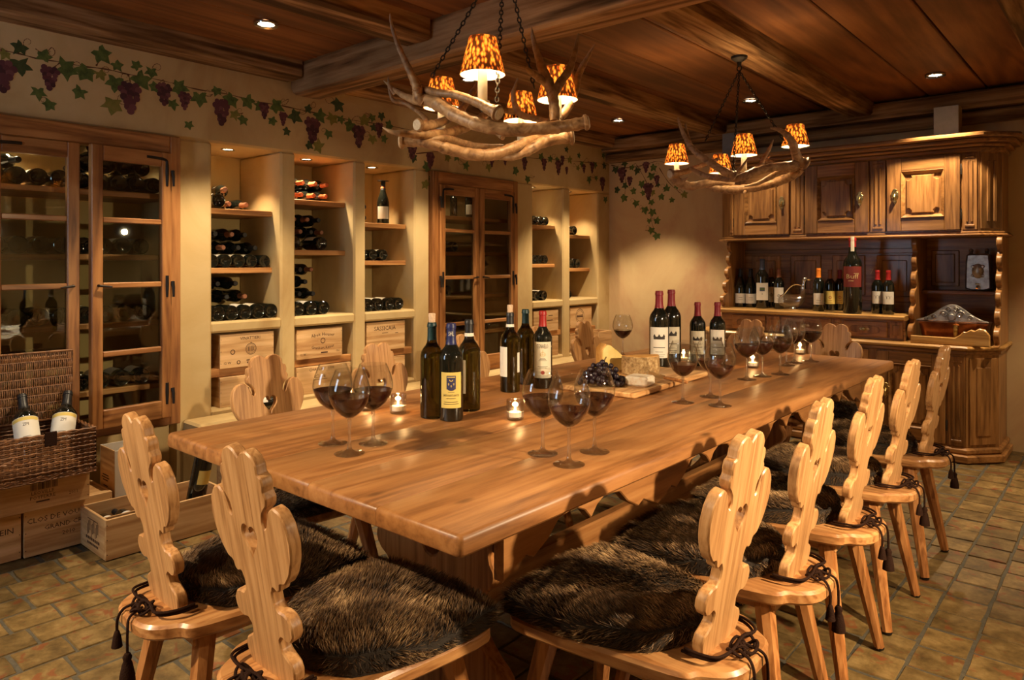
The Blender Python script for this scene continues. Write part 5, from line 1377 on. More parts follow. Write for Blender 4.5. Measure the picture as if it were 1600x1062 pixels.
# right-hand recess: ledge, copper basin, lid, cistern
mb = MB(); mb.box((-.89, 5.655, 1.05), (.44, .19, .024), .004); bpart(mb, 'recess_ledge', M_dressx)
mb = MB(); mb.box((-1.0, BKY, 1.21), (.17, .014, .25), .005); mb.box((-1.0, BKY - .008, 1.21), (.12, .012, .20), .005); bpart(mb, 'back_panel', M_dress)
ap = [(-1.11, .729), (-.675, .729), (-.675, .80), (-.70, .835), (-.73, .842), (-.755, .825), (-.775, .832), (-.80, .815), (-.815, .818), (-.835, .795), (-.862, .776), (-1.11, .776)]
mb = MB(); mb.prism([ap], .028, .005, T(0, 5.232, 0)); bpart(mb, 'basin_rail', M_shelfw)
BA = thing('copper_basin', 'copper wash basin in the right recess of the buffet', 'basin', (-.895, 5.44, .729))
mb = MB()
def taper(mb, z0, z1, wx0, wy0, wx1, wy1, m=0):
    V = []
    for z, wx, wy in ((z0, wx0, wy0), (z1, wx1, wy1)):
        for x, y in rrect(wx, wy, min(wx, wy) * .45, 4): V.append((x, y, z))
    n = len(V) // 2
    mb.add(V, [(i, (i + 1) % n, n + (i + 1) % n, n + i) for i in range(n)] + [list(range(n))[::-1], [n + i for i in range(n)]])
taper(mb, .001, .125, .17, .11, .192, .135); mb.build('bowl', M_copper, BA)
mb = MB(); taper(mb, .125, .136, .197, .140, .199, .142); mb.build('rim', M_copper, BA)
mb = MB(); mb.tube([(.03, -.142, .118), (.03, -.150, .09), (.028, -.145, .03)], [.016, .013, .008], 8); mb.build('spout_strap', M_brass, BA)
LD = thing('pewter_cover', 'embossed arched pewter cover standing on the copper basin', 'cover', (-.897, 5.43, .8655))
ar = [(-.205, 0), (.205, 0), (.203, .012), (.16, .022), (.11, .052), (.06, .094), (.03, .112), (0, .118), (-.03, .112), (-.06, .094), (-.11, .052), (-.16, .022), (-.203, .012)]
mb = MB(); mb.prism([chaikin(ar, 1)], .02, .005, T(0, -.08, 0) @ RX(-12)); mb.build('plate', M_pewter, LD)
mb = MB()
for sx in (-1, 1):
    for cx_, cz_, r in ((.045, .05, .026), (.10, .030, .018), (.02, .082, .016), (.145, .016, .010)):
        mb.tube([(sx * (cx_ + r * (1 - q / 16) * math.cos(q * .62)), -.083 - cz_ * .0 + cz_ * .21, cz_ + r * (1 - q / 16) * math.sin(q * .62)) for q in range(15)], .0045, 6)
mb.lathe([(0, .012), (.018, .010), (.024, 0), (0, 0)], 12, T(0, -.076, .03) @ RX(90)); mb.build('relief', M_pewter, LD)
CI = thing('pewter_cistern', 'pewter water cistern with a tap on the ledge of the buffet recess', 'cistern', (-.79, 5.655, 1.063))
mb = MB(); mb.prism([chaikin([(-.072, 0), (.072, 0), (.074, .06), (.068, .235), (.05, .245), (-.05, .245), (-.068, .235), (-.074, .06)], 1)], .10, .010, T(0, -.05, 0)); mb.build('body', M_pewter, CI)
mb = MB(); mb.lathe([(0, .012), (.016, .010), (.028, .003), (.034, 0), (0, 0)], 16, T(0, -.05, .13) @ RX(90) @ SCL(1, 1.5, 1)); [mb.lathe([(0, .006), (.007, .005), (.011, 0), (0, 0)], 10, T(.034 * math.cos(q), -.05, .13 + .055 * math.sin(q)) @ RX(90)) for q in (.6, 2.54, 3.7, 5.7)]; mb.build('medallion', M_pewter, CI)
for sx in (-1, 1):
    mb = MB(); mb.lathe([(0, 0), (.014, 0), (.008, .008), (.014, .02), (.010, .032), (0, .036)], 12, T(sx * .045, 0, .2445)); mb.build('finial', M_pewter, CI)
mb = MB(); mb.tube([(0, -.05, .03), (0, -.075, .028), (0, -.09, .016)], .007, 8); mb.box((0, -.072, .045), (.022, .006, .010), .002); mb.build('tap', M_brass, CI)
# upper cupboards
UY = 5.40
def ufoot(o, s=.115, xl=-2.42, xr=-.757): return [(xl - s - o, YF - .004), (xl - s - o, UY + s - o * .4), (xl - o * .4, UY - o), (xr + o * .4, UY - o), (xr + s + o, UY + s - o * .4), (xr + s + o, YF - .004)]
bpart(slab(ufoot(0), 1.445, 1.985, .004), 'upper_carcass', M_dress)
bpart(slab(ufoot(.012), 1.434, 1.452, .006), 'lower_moulding', M_dressx)
bpart(slab(ufoot(.028), 1.418, 1.436, .007), 'lower_moulding', M_dressx)
for o_, z0, z1 in ((.014, 1.958, 1.992), (.040, 1.990, 2.014), (.075, 2.012, 2.042), (.105, 2.040, 2.072)):
    bpart(slab(ufoot(o_), z0, z1, .009), 'cornice', M_dressx)
hz = .015
panel_door('door', -2.377, -1.950, 1.462, 1.952, UY - .012, .088, (.163, -.015))
panel_door('door', -1.833, -1.402, 1.462, 1.952, UY - .012, .088, (.162, -.015))
panel_door('door', -1.285, -.855, 1.462, 1.952, UY - .012, .088, (-.164, -.010))
for a, b in ((-2.415, -2.383), (-1.94, -1.843), (-1.392, -1.295), (-.845, -.763)): pilaster(a, b, 1.46, 1.952, UY)
for z in (1.56, 1.85):
    for x in (-2.38, -1.838, -.85): hinge(x, z, UY)
sp = Vector((-.757 + .0575, UY + .0575, 0))
mb = MB(); M = T(sp.x, sp.y, 1.706) @ RZ(45); mb.box((0, -.003, 0), (.14, .010, .48), .003, M)
for k in (-.022, .022): mb.box((k, -.010, 0), (.022, .010, .39), .004, M)
bpart(mb, 'corner_panel', M_dress)
# boxes on top
for (x0, x1, z1, lb) in ((-1.016, -.872, 2.325, 'grey-fronted upright box with an ochre side, on top of the buffet at right'), (-2.50, -2.36, 2.34, 'grey upright box on top of the buffet behind the smaller chandelier')):
    z1 = min(z1, 2.28)
    t = thing('storage_box', lb, 'box', ((x0 + x1) / 2, 5.50, 2.0735))
    mb = MB(); mb.box((0, 0, (z1 - 2.0735) / 2), (x1 - x0, .12, z1 - 2.0735), .003); mb.build('body', M_ochreb, t)
    mb = MB(); mb.box((0, -.0625, (z1 - 2.0735) / 2), (x1 - x0 - .002, .004, z1 - 2.0735 - .002), .001); mb.build('front', M_grey, t)

# bottles on the buffet shelf
SZ = .8965
def on_shelf(px, py=484, y=None):
    p = on_z(px, py, SZ) if y is None else on_y(px, py, y); return p.x, p.y
gS = 'bottles on the buffet shelf'
def art_lines(t1, t2=None, hh=.0095, m=None):
    def fn(mb, r, f, s):
        if t1: curved_text(mb, t1, r, .105 * s, hh * s, f, wmax=.05 * s)
        if t2: ringp(mb, 0, .098 * s, .008 * s, .003 * s, r, f); bar(mb, 0, .088 * s, .003 * s, .022 * s, r, f); bar(mb, 0, .074 * s, .03 * s, .0015 * s, r, f)
        if not t1: bar(mb, 0, .074 * s, .03 * s, .002 * s, r, f)
        bar(mb, 0, .058 * s, .036 * s, .0014 * s, r, f)
    return [(m or M_ink, fn)]
def art_pic(mb, r, f, s): bar(mb, 0, .105 * s, .030 * s, .022 * s, r, f)
def art_pic2(mb, r, f, s): bar(mb, 0, .113 * s, .029 * s, .010 * s, r + .0003, f); bar(mb, 0, .085 * s, .004 * s, .006 * s, r, f)
for px, kd, s, cap, lab, art, lb, y in (
    (1157, 'burg', 1.02, 'black', (.03, .105, 125, M_labelw), art_lines(''), 'dark burgundy bottle at the left end of the buffet shelf', 5.53),
    (1173, 'burg', 1.02, 'black', (.03, .105, 125, M_labelw), art_lines(''), 'dark burgundy bottle, second from the left on the buffet shelf', 5.53),
    (1191, 'bord', 1.27, 'greyblue', (.05, .155, 125, M_labelw), [(M_cap['greyblue'], art_pic), (M_vleaf[0], art_pic2)], 'wide bottle with a landscape label and blue-grey capsule on the buffet shelf', 5.47),
    (1205, 'bord', 1.02, 'brown', (.045, .16, 118, M_label), art_lines('', 1), 'dark bottle with a brown capsule behind the duck decanter', 5.60),
    (1217, 'bord', 1.02, 'brown', (.045, .16, 118, M_labelw), art_lines('', 1), 'dark bottle with a white label beside the duck decanter', 5.49),
    (1279, 'bord', 1.04, 'orange', (.045, .125, 118, M_labelw), art_lines(''), 'dark bottle with an orange capsule on the buffet shelf', 5.43),
    (1297, 'bord', 1.0, 'brown', (.05, .145, 118, M_labely), art_lines('', 1, m=M_inkr), 'dark bottle with a cream-yellow label right of the orange capsule', 5.52),
    (1312, 'bord', 1.0, 'crimson', (.05, .145, 118, M_labely), art_lines('', 1, m=M_inkr), 'dark bottle half hidden behind the magnum on the buffet shelf', 5.59),
    (1371, 'bord', 1.0, 'red', (.07, .155, 120, M_labelw), art_lines('TT', None, .022), 'left of two red-capped bottles on the buffet shelf', 5.42),
    (1388, 'bord', 1.0, 'red', (.07, .155, 120, M_labelw), art_lines('TT', None, .022), 'right of two red-capped bottles on the buffet shelf', 5.38)):
    x, yy = on_y(px, 480, y).x, y
    bottle(lb, (x, yy, SZ), kd, s, cap, lab=lab, art=art, group=gS)
def art_medal(mb, r, f, s): curved_poly(mb, circ(0, .170 * s, .013 * s), r, f)
def art_mag(mb, r, f, s):
    curved_text(mb, 'Buff', r, .138 * s, .018 * s, f, wid=.046 * s); bar(mb, -.006 * s, .128 * s, .02 * s, .002 * s, r, f); bar(mb, .014 * s, .157 * s, .02 * s, .002 * s, r, f)
x = on_y(1332, 480, 5.315).x
b = bottle('very large magnum bottle with a red label and red capsule on the buffet shelf', (x, 5.315, SZ), 'bord', 1.76, 'red', lab=(.105, .186, 130, M_labelr), art=[(M_inkg, art_mag)], group=gS, wide=.92, cap_z=(.262, .3))
mb = MB(); r0 = .0141 * 1.78 * .92; f = cam_face(x, 5.315); mb.lathe([(r0 + .0014, .236 * 1.78), (r0 + .0020, .288 * 1.78), (r0 + .0020, .300 * 1.78)], 6, None, rad(f - 28), rad(f + 28)); mb.build('paper_strip', M_label, b)
# glass duck decanter with silver head and handle
x = on_y(1240, 480, 5.42).x
t = thing('duck_decanter', 'clear glass duck-shaped decanter with a silver head on the buffet shelf', 'decanter', (x, 5.42, SZ), rad(25))
mb = MB(); mb.lathe([(0, 0), (.030, 0), (.034, .006), (.026, .014), (.02, .022), (0, .024)], 20); mb.build('foot', M_steel, t)
mb = MB()
V = []
P = catmull([(-.098, 0, .098), (-.075, 0, .075), (-.03, 0, .066), (.02, 0, .070), (.055, 0, .095), (.066, 0, .135), (.068, 0, .16)], 4)
rr = [.006, .018, .03, .04, .046, .0485, .05, .0505, .051, .0505, .05, .049, .047, .044, .04, .035, .03, .026, .023, .0205, .019, .0185, .018, .018, .018]
mb.tube(P, [rr[min(i, len(rr) - 1)] for i in range(len(P))], 18); mb.build('body', M_mixg, t, smooth=80)
mb = MB(); mb.tube(catmull([(.068, 0, .158), (.070, 0, .185), (.074, 0, .21), (.080, 0, .228), (.094, 0, .232)], 5), [.020] * 4 + [.018] * 4 + [.017] * 4 + [.020] * 3 + [.019] * 2 + [.016] * 2 + [.010, .008], 12); mb.tube([(.094, 0, .231), (.118, 0, .224), (.132, 0, .222)], [.009, .008, .003], 8); mb.build('silver_head', M_steel, t)
mb = MB(); mb.tube(catmull([(.055, 0, .185), (.01, 0, .19), (-.03, 0, .165), (-.07, 0, .115), (-.098, 0, .10)], 5), .0055, 8); mb.build('handle', M_steel, t)
# ------------------------------------------------------------------ glazed wine cupboards in the left wall
def cup_part(mb, name, m, parent, loc=None, rot=None, sm=35): return mb.build(name, m, parent, loc, rot, sm)
def hinge_strap(mb, y, z, sy):
    """forged iron corner strap on the door: a vertical limb with a curled end and a short horizontal limb"""
    mb.tube([(0.016, y, z + .05), (.016, y, z), (.016, y, z - .06)], [.009, .010, .007], 6); mb.tube([(.02, y - sy * .028, z + .02), (.028, y - sy * .028, z - .01), (.03, y - sy * .028, z - .06)], [.010, .008, .006], 6)
    for k in range(5): mb.lathe([(0, -.008), (.009, 0), (0, .008)], 8, T(.014, y, z + .045 - k * .024))
def door_leaf(parent, hinge_y, w_, z0, z1, sgn, x, angle, rails, corner=True):
    """a glazed door hung at hinge_y; sgn=-1 runs towards -y"""
    d = empty('door', parent, (x, hinge_y, 0), (0, 0, rad(angle)))
    st = .052
    def bx(name, c, s_, m): mb = MB(); mb.box(c, s_, .004); mb.build(name, m, d)
    bx('stile', (0, sgn * st / 2, (z0 + z1) / 2), (.036, st, z1 - z0), M_frame)
    bx('stile', (0, sgn * (w_ - st / 2), (z0 + z1) / 2), (.036, st, z1 - z0), M_frame)
    bx('top_rail', (0, sgn * w_ / 2, z1 - .036), (.035, w_ - 2 * st, .072), M_framey)
    bx('bottom_rail', (0, sgn * w_ / 2, z0 + .045), (.035, w_ - 2 * st, .09), M_framey)
    for z in rails: bx('glazing_bar', (0, sgn * w_ / 2, z), (.030, w_ - 2 * st, .026), M_framey)
    zs = [z0 + .09] + list(rails) + [z1 - .072]
    for a, b in zip(zs, zs[1:]):
        mb = MB(); mb.box((-.004, sgn * w_ / 2, (a + b) / 2), (.004, w_ - 2 * st + .008, b - a - .002)); mb.build('pane', M_pane, d)
    for z in (z1 - .11, (z0 + z1) / 2, z0 + .13):
        mb = MB(); hinge_strap(mb, sgn * .026, z, sgn)
        if z > z1 - .2: mb.tube(catmull([(.016, sgn * .026, z + .05), (.016, sgn * .032, z + .072), (.016, sgn * .07, z + .078), (.016, sgn * .13, z + .080)], 4), .008, 6)
        mb.build('hinge', M_iron, d)
    mb = MB(); mb.tube([(.018, sgn * (w_ - .03), .73), (.034, sgn * (w_ - .03), .73), (.036, sgn * (w_ - .055), .727), (.036, sgn * (w_ - .085), .723)], [.007, .006, .006, .004], 8); mb.build('latch', M_iron, d)
    return d
def cupboard(label, y0, y1, shelves, splits, angs, rails):
    t = thing('wine_cupboard', label, 'cupboard', (-3.80, (y0 + y1) / 2, .41))
    yc = (y0 + y1) / 2
    z0, z1 = .4115, ZT - .0015
    def loc(mb, nm, m):
        for i, p in enumerate(mb.v): mb.v[i] = p - Vector((-3.80, yc, .41))
        return mb.build(nm, m, t)
    fw = .055
    for y in (y0 + fw / 2 + .0015, y1 - fw / 2 - .0015): mb = MB(); mb.box((-3.80, y, (z0 + z1) / 2), (.075, fw, z1 - z0), .005); loc(mb, 'frame_post', M_frame)
    mb = MB(); mb.box((-3.80, yc, z1 - .045), (.075, y1 - y0 - 2 * fw - .003, .09), .005); loc(mb, 'frame_head', M_framey)
    mb = MB(); mb.box((-3.80, yc, z0 + .022), (.075, y1 - y0 - 2 * fw - .003, .044), .005); loc(mb, 'frame_sill', M_framey)
    for z in shelves: mb = MB(); mb.box((-4.07, yc, z - .014), (.40, y1 - y0 - .006, .028), .003); loc(mb, 'shelf', M_shelf)
    w_ = (y1 - y0 - 2 * fw - .004) / 2; wl = w_ - (.028 if y0 < 2 else 0)
    for hy, sg, an in ((y0 + fw + .001, 1, angs[0]), (y1 - fw - .001, -1, angs[1])):
        door_leaf(t, hy - yc, (wl if sg > 0 else w_) - .002, .045, z1 - .092 - .41, sg, .036, an, [r - .41 for r in rails])
    return t
CS1 = [1.61, 1.29, .95, .62]
cupboard('wide pine wine cupboard with glazed doors in the left wall, right door ajar', CAB1[0], CAB1[1], CS1, None, (0, 5.5), (1.455, 1.14, .81))
CS2 = [1.60, 1.33, 1.0, .72]
cupboard('narrow pine glass cupboard with two shut doors between the wall niches', CAB2[0], CAB2[1], CS2, None, (0, 0), (1.482, 1.14, .80))

# ------------------------------------------------------------------ lying wine bottles (one mesh each, glass + capsule + label)
def lying_mesh(kind, cap, lab, seed=0, sc=1.0):
    """axis along +x: base at x=0 facing +x ... neck towards -x; resting on z=0"""
    prof = BORD if kind == 'bord' else BURG
    r = prof[4][0]
    mb = MB(); mb.lathe([(0, .016), (.014, .010), (.024, .003)] + prof[2:], 18)
    mb.m = 1; q = sub_prof(prof, .238, .2975, .0006); mb.lathe(q + [(q[-1][0] * .85, .3010), (0, .3012)], 14)
    if lab:
        mb.m = 2; a = -85 + seed * 12; mb.lathe([(r + .0006, .045), (r + .0006, .145)], 10, None, rad(a), rad(a + 130))
    M = T(0, 0, r) @ RY(-90)
    mb.v = [(M @ p) * sc for p in mb.v]
    return mb.mesh('wine_bottle', [M_bottle, M_cap[cap], lab or M_label], 35)
LY = {}
def lying(kind, cap, lab, seed):
    k = (kind, cap, lab.name if lab else None, seed % 4)
    if k not in LY: LY[k] = lying_mesh(kind, cap, lab, seed % 4)
    return LY[k]
LABS = [None, M_label, M_labelw, M_label]
def lay(label, x, y, z, kind='bord', cap='black', lab=None, neck_out=False, group=None, seed=None, yaw=0.0, tilt=0.0):
    """a bottle on its side; x = its front end (base, or mouth when neck_out)"""
    me = lying(kind, cap, lab, rnd.randrange(4) if seed is None else seed)
    o = inst('wine_bottle', me, None, (x - (.302 if neck_out else 0), y, z), (0, tilt, (PI if neck_out else 0) + rad(yaw)))
    tag(o, label, 'bottle', group)
    return o
RB = {'bord': .0376, 'burg': .0419}
def row(where, desc, x, ys, z, kind='bord', cap='black', lab='mix', neck=False, group=None, caps=None):
    n = len(ys)
    for i, y in enumerate(ys):
        lb = LABS[rnd.randrange(4)] if lab == 'mix' else lab
        nm = '%s of %s bottles %s, %s' % (ORD[i] if n > 1 else 'only', 'burgundy' if kind == 'burg' else 'wine', desc, where)
        if n == 1: nm = 'single bottle lying %s, %s' % (desc, where)
        lay(nm, x + rnd.uniform(-.006, .006), y, z + .0006, kind, caps[i % len(caps)] if caps else cap, lb, neck, group)
def even(y0, n, step): return [y0 + step * i for i in range(n)]
SH = ['first wall niche', 'second wall niche', 'third wall niche', 'niche right of the narrow cupboard', 'niche beside the far corner']
FX = -3.83                      # base of the front rows
for i, (a, b) in enumerate(NICHES):
    zu, zl = SHZ[i][0] + .0003, SHZ[i][1] + .0003; zb = ZS + .0003; w_ = SH[i]; g = 'bottles in the ' + w_
    st = .0845
    if i == 0:
        row('upper shelf, ' + w_, 'base out', -3.90, [a + .085], zu, 'burg', lab=M_label, group=g)
        row('upper shelf, ' + w_, 'neck out', -4.0, [a + .20, a + .31], zu, 'bord', neck=True, caps=['brown'], group=g)
        lay('bottle lying across two others on the upper shelf of the first wall niche', -3.96, a + .245, zu + .0785, 'bord', 'brown', M_label, True, g, 1, -16)
        row('middle shelf, ' + w_, 'base out in front', -3.895, even(a + .046, 5, .0805), zl, 'bord', lab='mix', group=g)
        row('lowest shelf, ' + w_, 'base out in front', FX, even(a + .048, 5, st - .003), zb, 'burg', lab='mix', group=g)
    if i == 1:
        for k in range(4): row('upper shelf, ' + w_, 'neck out, column %s' % ORD[k], -3.96, [a + .06 + .088 * k], zu, 'bord', neck=True, cap='rust', group=g)
        for k in range(4): row('second layer, upper shelf, ' + w_, 'neck out, column %s' % ORD[k], -3.97, [a + .075 + .088 * k], zu + .0765, 'bord', neck=True, cap='rust', group=g)
        row('middle shelf, ' + w_, 'base out in front', -3.895, [a + .05, a + .25], zl, 'burg', lab=M_label, group=g)
        row('lowest shelf, ' + w_, 'base out in front', FX - .01, even(a + .05, 3, .088), zb, 'burg', lab='mix', group=g)
    if i == 2:
        bottle('upright bottle with a white label on the upper shelf of the third wall niche', (-3.96, a + .27, zu), 'burg', 1.0, 'black', lab=(.035, .12, 120, M_labelw), collar=(.248, .258, M_cap['rust']), group=g)
        row('upper shelf, ' + w_, 'neck out', -3.99, [a + .05, a + .135], zu, 'bord', neck=True, group=g)
        row('second layer, upper shelf, ' + w_, 'neck out', -4.0, [a + .06, a + .145], zu + .0765, 'bord', neck=True, group=g)
        row('middle shelf, ' + w_, 'base out', -3.895, even(a + .05, 3, .086), zl, 'bord', lab='mix', group=g)
        row('lowest shelf, ' + w_, 'base out in front', FX, even(a + .05, 4, .0845), zb, 'burg', lab='mix', group=g)
        row('behind the front row, lowest shelf, ' + w_, 'neck out', -3.97 - .16, [a + .14, a + .25], zb + .078, 'bord', neck=True, cap='crimson', group=g) if False else None
    if i == 3:
        row('upper shelf, ' + w_, 'base out', -3.895, even(a + .048, 4, .085), zu, 'bord', lab='mix', group=g)
        row('middle shelf, ' + w_, 'base out', -3.895, even(a + .048, 4, .080), zl, 'bord', lab='mix', group=g)
        row('lowest shelf, ' + w_, 'base out', FX - .01, even(a + .10, 2, .10), zb, 'burg', lab=M_label, group=g)
        lay('bottle lying on top of the front row, upper shelf, niche right of the narrow cupboard', -3.93, a + .09, zu + .0765, 'bord', 'crimson', None, True, g, 0)
    if i == 4:
        row('upper shelf, ' + w_, 'with a big white label', -3.91, [a + .21], zu, 'burg', lab=M_labelw, group=g)
        row('beside the label bottle, upper shelf, ' + w_, 'neck out', -3.97, [a + .06], zu, 'bord', neck=True, cap='crimson', group=g)
        row('middle shelf, ' + w_, 'base out', -3.895, [a + .06, a + .15, a + .24], zl, 'burg', lab=M_labelw, group=g)
        row('lowest shelf, ' + w_, 'base out', FX - .02, [a + .06], zb, 'bord', group=g)
# rear layers, necks outward, of the first three niches (seen between the front bottles and the shelf above)
for i, zz, n, nm, st in ((0, SHZ[0][1], 4, 'middle shelf', .095), (0, ZS, 3, 'lowest shelf', .11), (1, SHZ[1][1], 4, 'middle shelf', .085), (1, ZS, 3, 'lowest shelf', .085)):
    a = NICHES[i][0]; g = 'bottles in the ' + SH[i]
    r0 = RB['bord']; x0 = -3.965
    fr = .078 if zz != ZS else .087
    for lv in range(2 if not (i == 1 and zz == ZS) else 3):
        zlev = zz + fr + .0015 + lv * .077
        for k in range(n - (lv % 2)):
            lay('neck-out bottle, %s in layer %s above front row, %s, %s' % (ORD[k], ('one', 'two', 'three', 'four')[lv], nm, SH[i]), x0 + rnd.uniform(-.03, .01), a + .06 + st * k + (lv % 2) * st * .5, zlev, 'bord', rnd.choice(('brown', 'black', 'black')), None, True, g)
# inside the wide cupboard
g = 'bottles in the wide left cupboard'
W1 = 'left cupboard'
for nm, z, ys in (('top shelf', CS1[0], even(.905, 4, .0875)), ('second shelf', CS1[1], even(.91, 4, .090)), ('third shelf', CS1[2], even(.90, 4, .092))):
    row('%s behind the left door, %s' % (nm, W1), 'base out', -3.885, ys, z + .0003, 'burg', group=g)
for nm, z, ys in (('top shelf', CS1[0], even(1.262, 5, .0852)), ('second shelf', CS1[1], even(1.272, 4, .089)), ('third shelf', CS1[2], even(1.28, 4, .09)), ('fourth shelf', CS1[3], even(1.26, 4, .093))):
    row('%s behind the right door, %s' % (nm, W1), 'base out', -3.885, ys, z + .0003, 'burg', group=g)
row('second layer, top shelf behind the right door, ' + W1, 'base out', -3.89, even(1.285, 4, .086), CS1[0] + .0845, 'burg', group=g)
row('third layer, top shelf behind the right door, ' + W1, 'base out', -3.895, even(1.325, 3, .086), CS1[0] + .169, 'burg', group=g)
lay('bottle lying neck out on top of the row, top shelf behind the left door', -3.93, .95, CS1[0] + .0845, 'bord', 'black', M_label, True, g, 1, 12)
lay('second bottle lying neck out on the row, top shelf behind the left door', -3.94, .87, CS1[0] + .0845, 'bord', 'black', None, True, g, 1, 0)
# in the narrow cupboard
g = 'bottles in the narrow glass cupboard'
bottle('stout upright bottle with a pale label in the narrow glass cupboard', (-4.0, 4.10, CS2[0] + .0003), 'burg', .98, 'black', lab=(.03, .11, 110, M_label), wide=1.25, group=g)
bottle('slim upright bottle in the narrow glass cupboard, left of the stout one', (-4.12, 4.02, CS2[0] + .0003), 'bord', .8, 'black', group=g)
row('second shelf, narrow glass cupboard', 'base out', -3.91, even(3.62, 3, .1), CS2[1] + .0003, 'bord', group=g)
row('third shelf, narrow glass cupboard', 'base out', -3.91, even(3.66, 2, .1), CS2[2] + .0003, 'bord', group=g)
row('lowest shelf, narrow glass cupboard', 'base out', -3.91, even(4.02, 3, .09), CS2[3] + .0003, 'bord', group=g)
# one lying on the plinth
o = lay('bottle with a white label lying on the plinth behind the first cupboard-side chair', -3.63, 2.02, .4205, 'bord', 'black', M_labelw, False, None, 2, 0)
o.rotation_euler = (0, 0, rad(-90)); o.location = (-3.69, 1.98, .4205)

# ------------------------------------------------------------------ wooden wine crates
def crate(label, x0, x1, y0, y1, z0, h, texts, open_=False, lid=True, name='wine_crate', th=.012, front='x', group='wooden wine crates', mat=(M_crate, M_crate2)):
    """texts: list of (string, dy, dz, cap height, max width, arc) on the face looking into the room (+x)"""
    cx_, cy_ = (x0 + x1) / 2, (y0 + y1) / 2
    t = thing(name, label, 'crate', (cx_, cy_, z0), 0, group)
    lx, ly = x1 - x0, y1 - y0
    for s in (1, -1):
        mb = MB(); mb.box((s * (lx / 2 - th / 2), 0, h / 2), (th, ly, h), .0015); p = mb.build('long_panel', mat[0], t)
        if s == 1: face = p
    for s in (1, -1):
        mb = MB(); mb.box((0, s * (ly / 2 - th / 2), h / 2), (lx - 2 * th, th, h), .0015); p = mb.build('end_panel', mat[1], t)
        if s == -1: end = p
    mb = MB(); mb.box((0, 0, th / 2), (lx - 2 * th, ly - 2 * th, th), .001); mb.build('base_panel', mat[0], t)
    if not open_ and lid: mb = MB(); mb.box((0, 0, h - th / 2), (lx - 2 * th, ly - 2 * th, th), .001); mb.build('lid', mat[0], t)
    mb = MB()
    for s in (1, -1):
        for k in (-1, 0, 1): mb.lathe([(.0022, 0), (.0016, .0007), (0, .0008)], 6, T(lx / 2, s * (ly / 2 - .006), h / 2 + k * h * .36) @ RY(90))
    o = mb.build('nail_heads', M_iron, t); o['kind'] = 'stuff'
    if texts:
        mb = MB(); M = T(lx / 2 + .0007, 0, 0) @ RZ(90)
        for tx in texts:
            if tx[0] == 'O':            # emblem ring: ('O', dy, z, r, width)
                _, dy, z, r, wd = tx[:5]
                for k in range(26):
                    a, b = 2 * PI * k / 26, 2 * PI * (k + 1) / 26
                    mb.add([(dy + r * math.cos(a), 0, z + r * math.sin(a)), (dy + (r + wd) * math.cos(a), 0, z + (r + wd) * math.sin(a)), (dy + (r + wd) * math.cos(b), 0, z + (r + wd) * math.sin(b)), (dy + r * math.cos(b), 0, z + r * math.sin(b))], [(0, 1, 2, 3)], M)
            elif tx[0] == '#':          # filled bar
                _, dy, z, wd, hh = tx[:5]
                mb.add([(dy - wd / 2, 0, z), (dy + wd / 2, 0, z), (dy + wd / 2, 0, z + hh), (dy - wd / 2, 0, z + hh)], [(0, 1, 2, 3)], M)
            elif tx[0] == 'CASTLE':
                _, dy, z, s_ = tx[:4]
                for a, b, c, d in ((-1, 0, .5, 1.0), (-.4, 0, .5, .8), (.25, 0, .4, .8), (.75, 0, .5, 1.0), (-.1, 0, .3, 1.15)):
                    for k in range(5): mb.add([(dy + (a + c * k / 5) * s_, 0, z), (dy + (a + c * (k + .55) / 5) * s_, 0, z), (dy + (a + c * (k + .55) / 5) * s_, 0, z + d * s_ * .8), (dy + (a + c * k / 5) * s_, 0, z + d * s_ * .8)], [(0, 1, 2, 3)], M)
                    mb.add([(dy + a * s_, 0, z + d * s_ * .8), (dy + (a + c * .92) * s_, 0, z + d * s_ * .8), (dy + (a + c * .46) * s_, 0, z + d * s_ * 1.05)], [(0, 1, 2)], M)
            else:
                s_, dy, z, hh = tx[:4]; put_text(mb, s_, dy, z, hh, tx[4] if len(tx) > 4 else None, M, tx[5] if len(tx) > 5 else 0.0)
        mb.build('lettering', M_brand, face, smooth=0).location = (0, 0, 0)
    return t, end
def ncrate(i, up, texts, y0, y1, x1, h, label):
    z0 = .6605 if up else .4455
    crate(label, x1 - .33, x1, y0, y1, z0, h, texts)
ncrate(0, 1, [('VINATTIERI', .015, .152, .017), ('O', .02, .098, .030, .003), ('O', .02, .098, .024, .0018), ('#', .005, .085, .004, .026), ('#', .014, .081, .004, .034), ('#', .026, .081, .005, .034), ('#', .035, .086, .004, .024), ('#', .02, .128, .005, .008), ('12 W', -.12, .022, .014), ('O', -.055, .028, .007, .004), ('#', .02, .032, .055, .006), ('#', .02, .020, .05, .006), ('O', -.09, .088, .010, .004)], 1.927, 2.254, -3.815, .188, 'upper wooden crate with a round fig-like stamp in the first wall niche')
ncrate(0, 0, [('#', .04, .140, .09, .010), ('#', .04, .122, .11, .010), ('O', -.06, .085, .012, .005), ('#', -.02, .078, .05, .016)], 1.927, 2.26, -3.815, .166, 'lower wooden crate with two stamped lines in the first wall niche')
ncrate(1, 1, [('Abeit Houser', .02, .135, .021, .2, 2.6), ('O', .02, .105, .013, .004), ('Granbert Kaiser', .02, .052, .018, .22, -2.8), ('#', .03, .027, .05, .008), ('12 W', -.12, .022, .013), ('750', .13, .028, .012)], 2.407, 2.735, -3.815, .182, 'wooden crate with curved lettering in the second wall niche')
ncrate(1, 0, [('CHATEAU  1990', -.02, .138, .018), ('Clerk', -.03, .09, .024), ('#', -.03, .080, .1, .003)], 2.407, 2.80, -3.815, .166, 'lower wooden crate stamped with a year in the second wall niche')
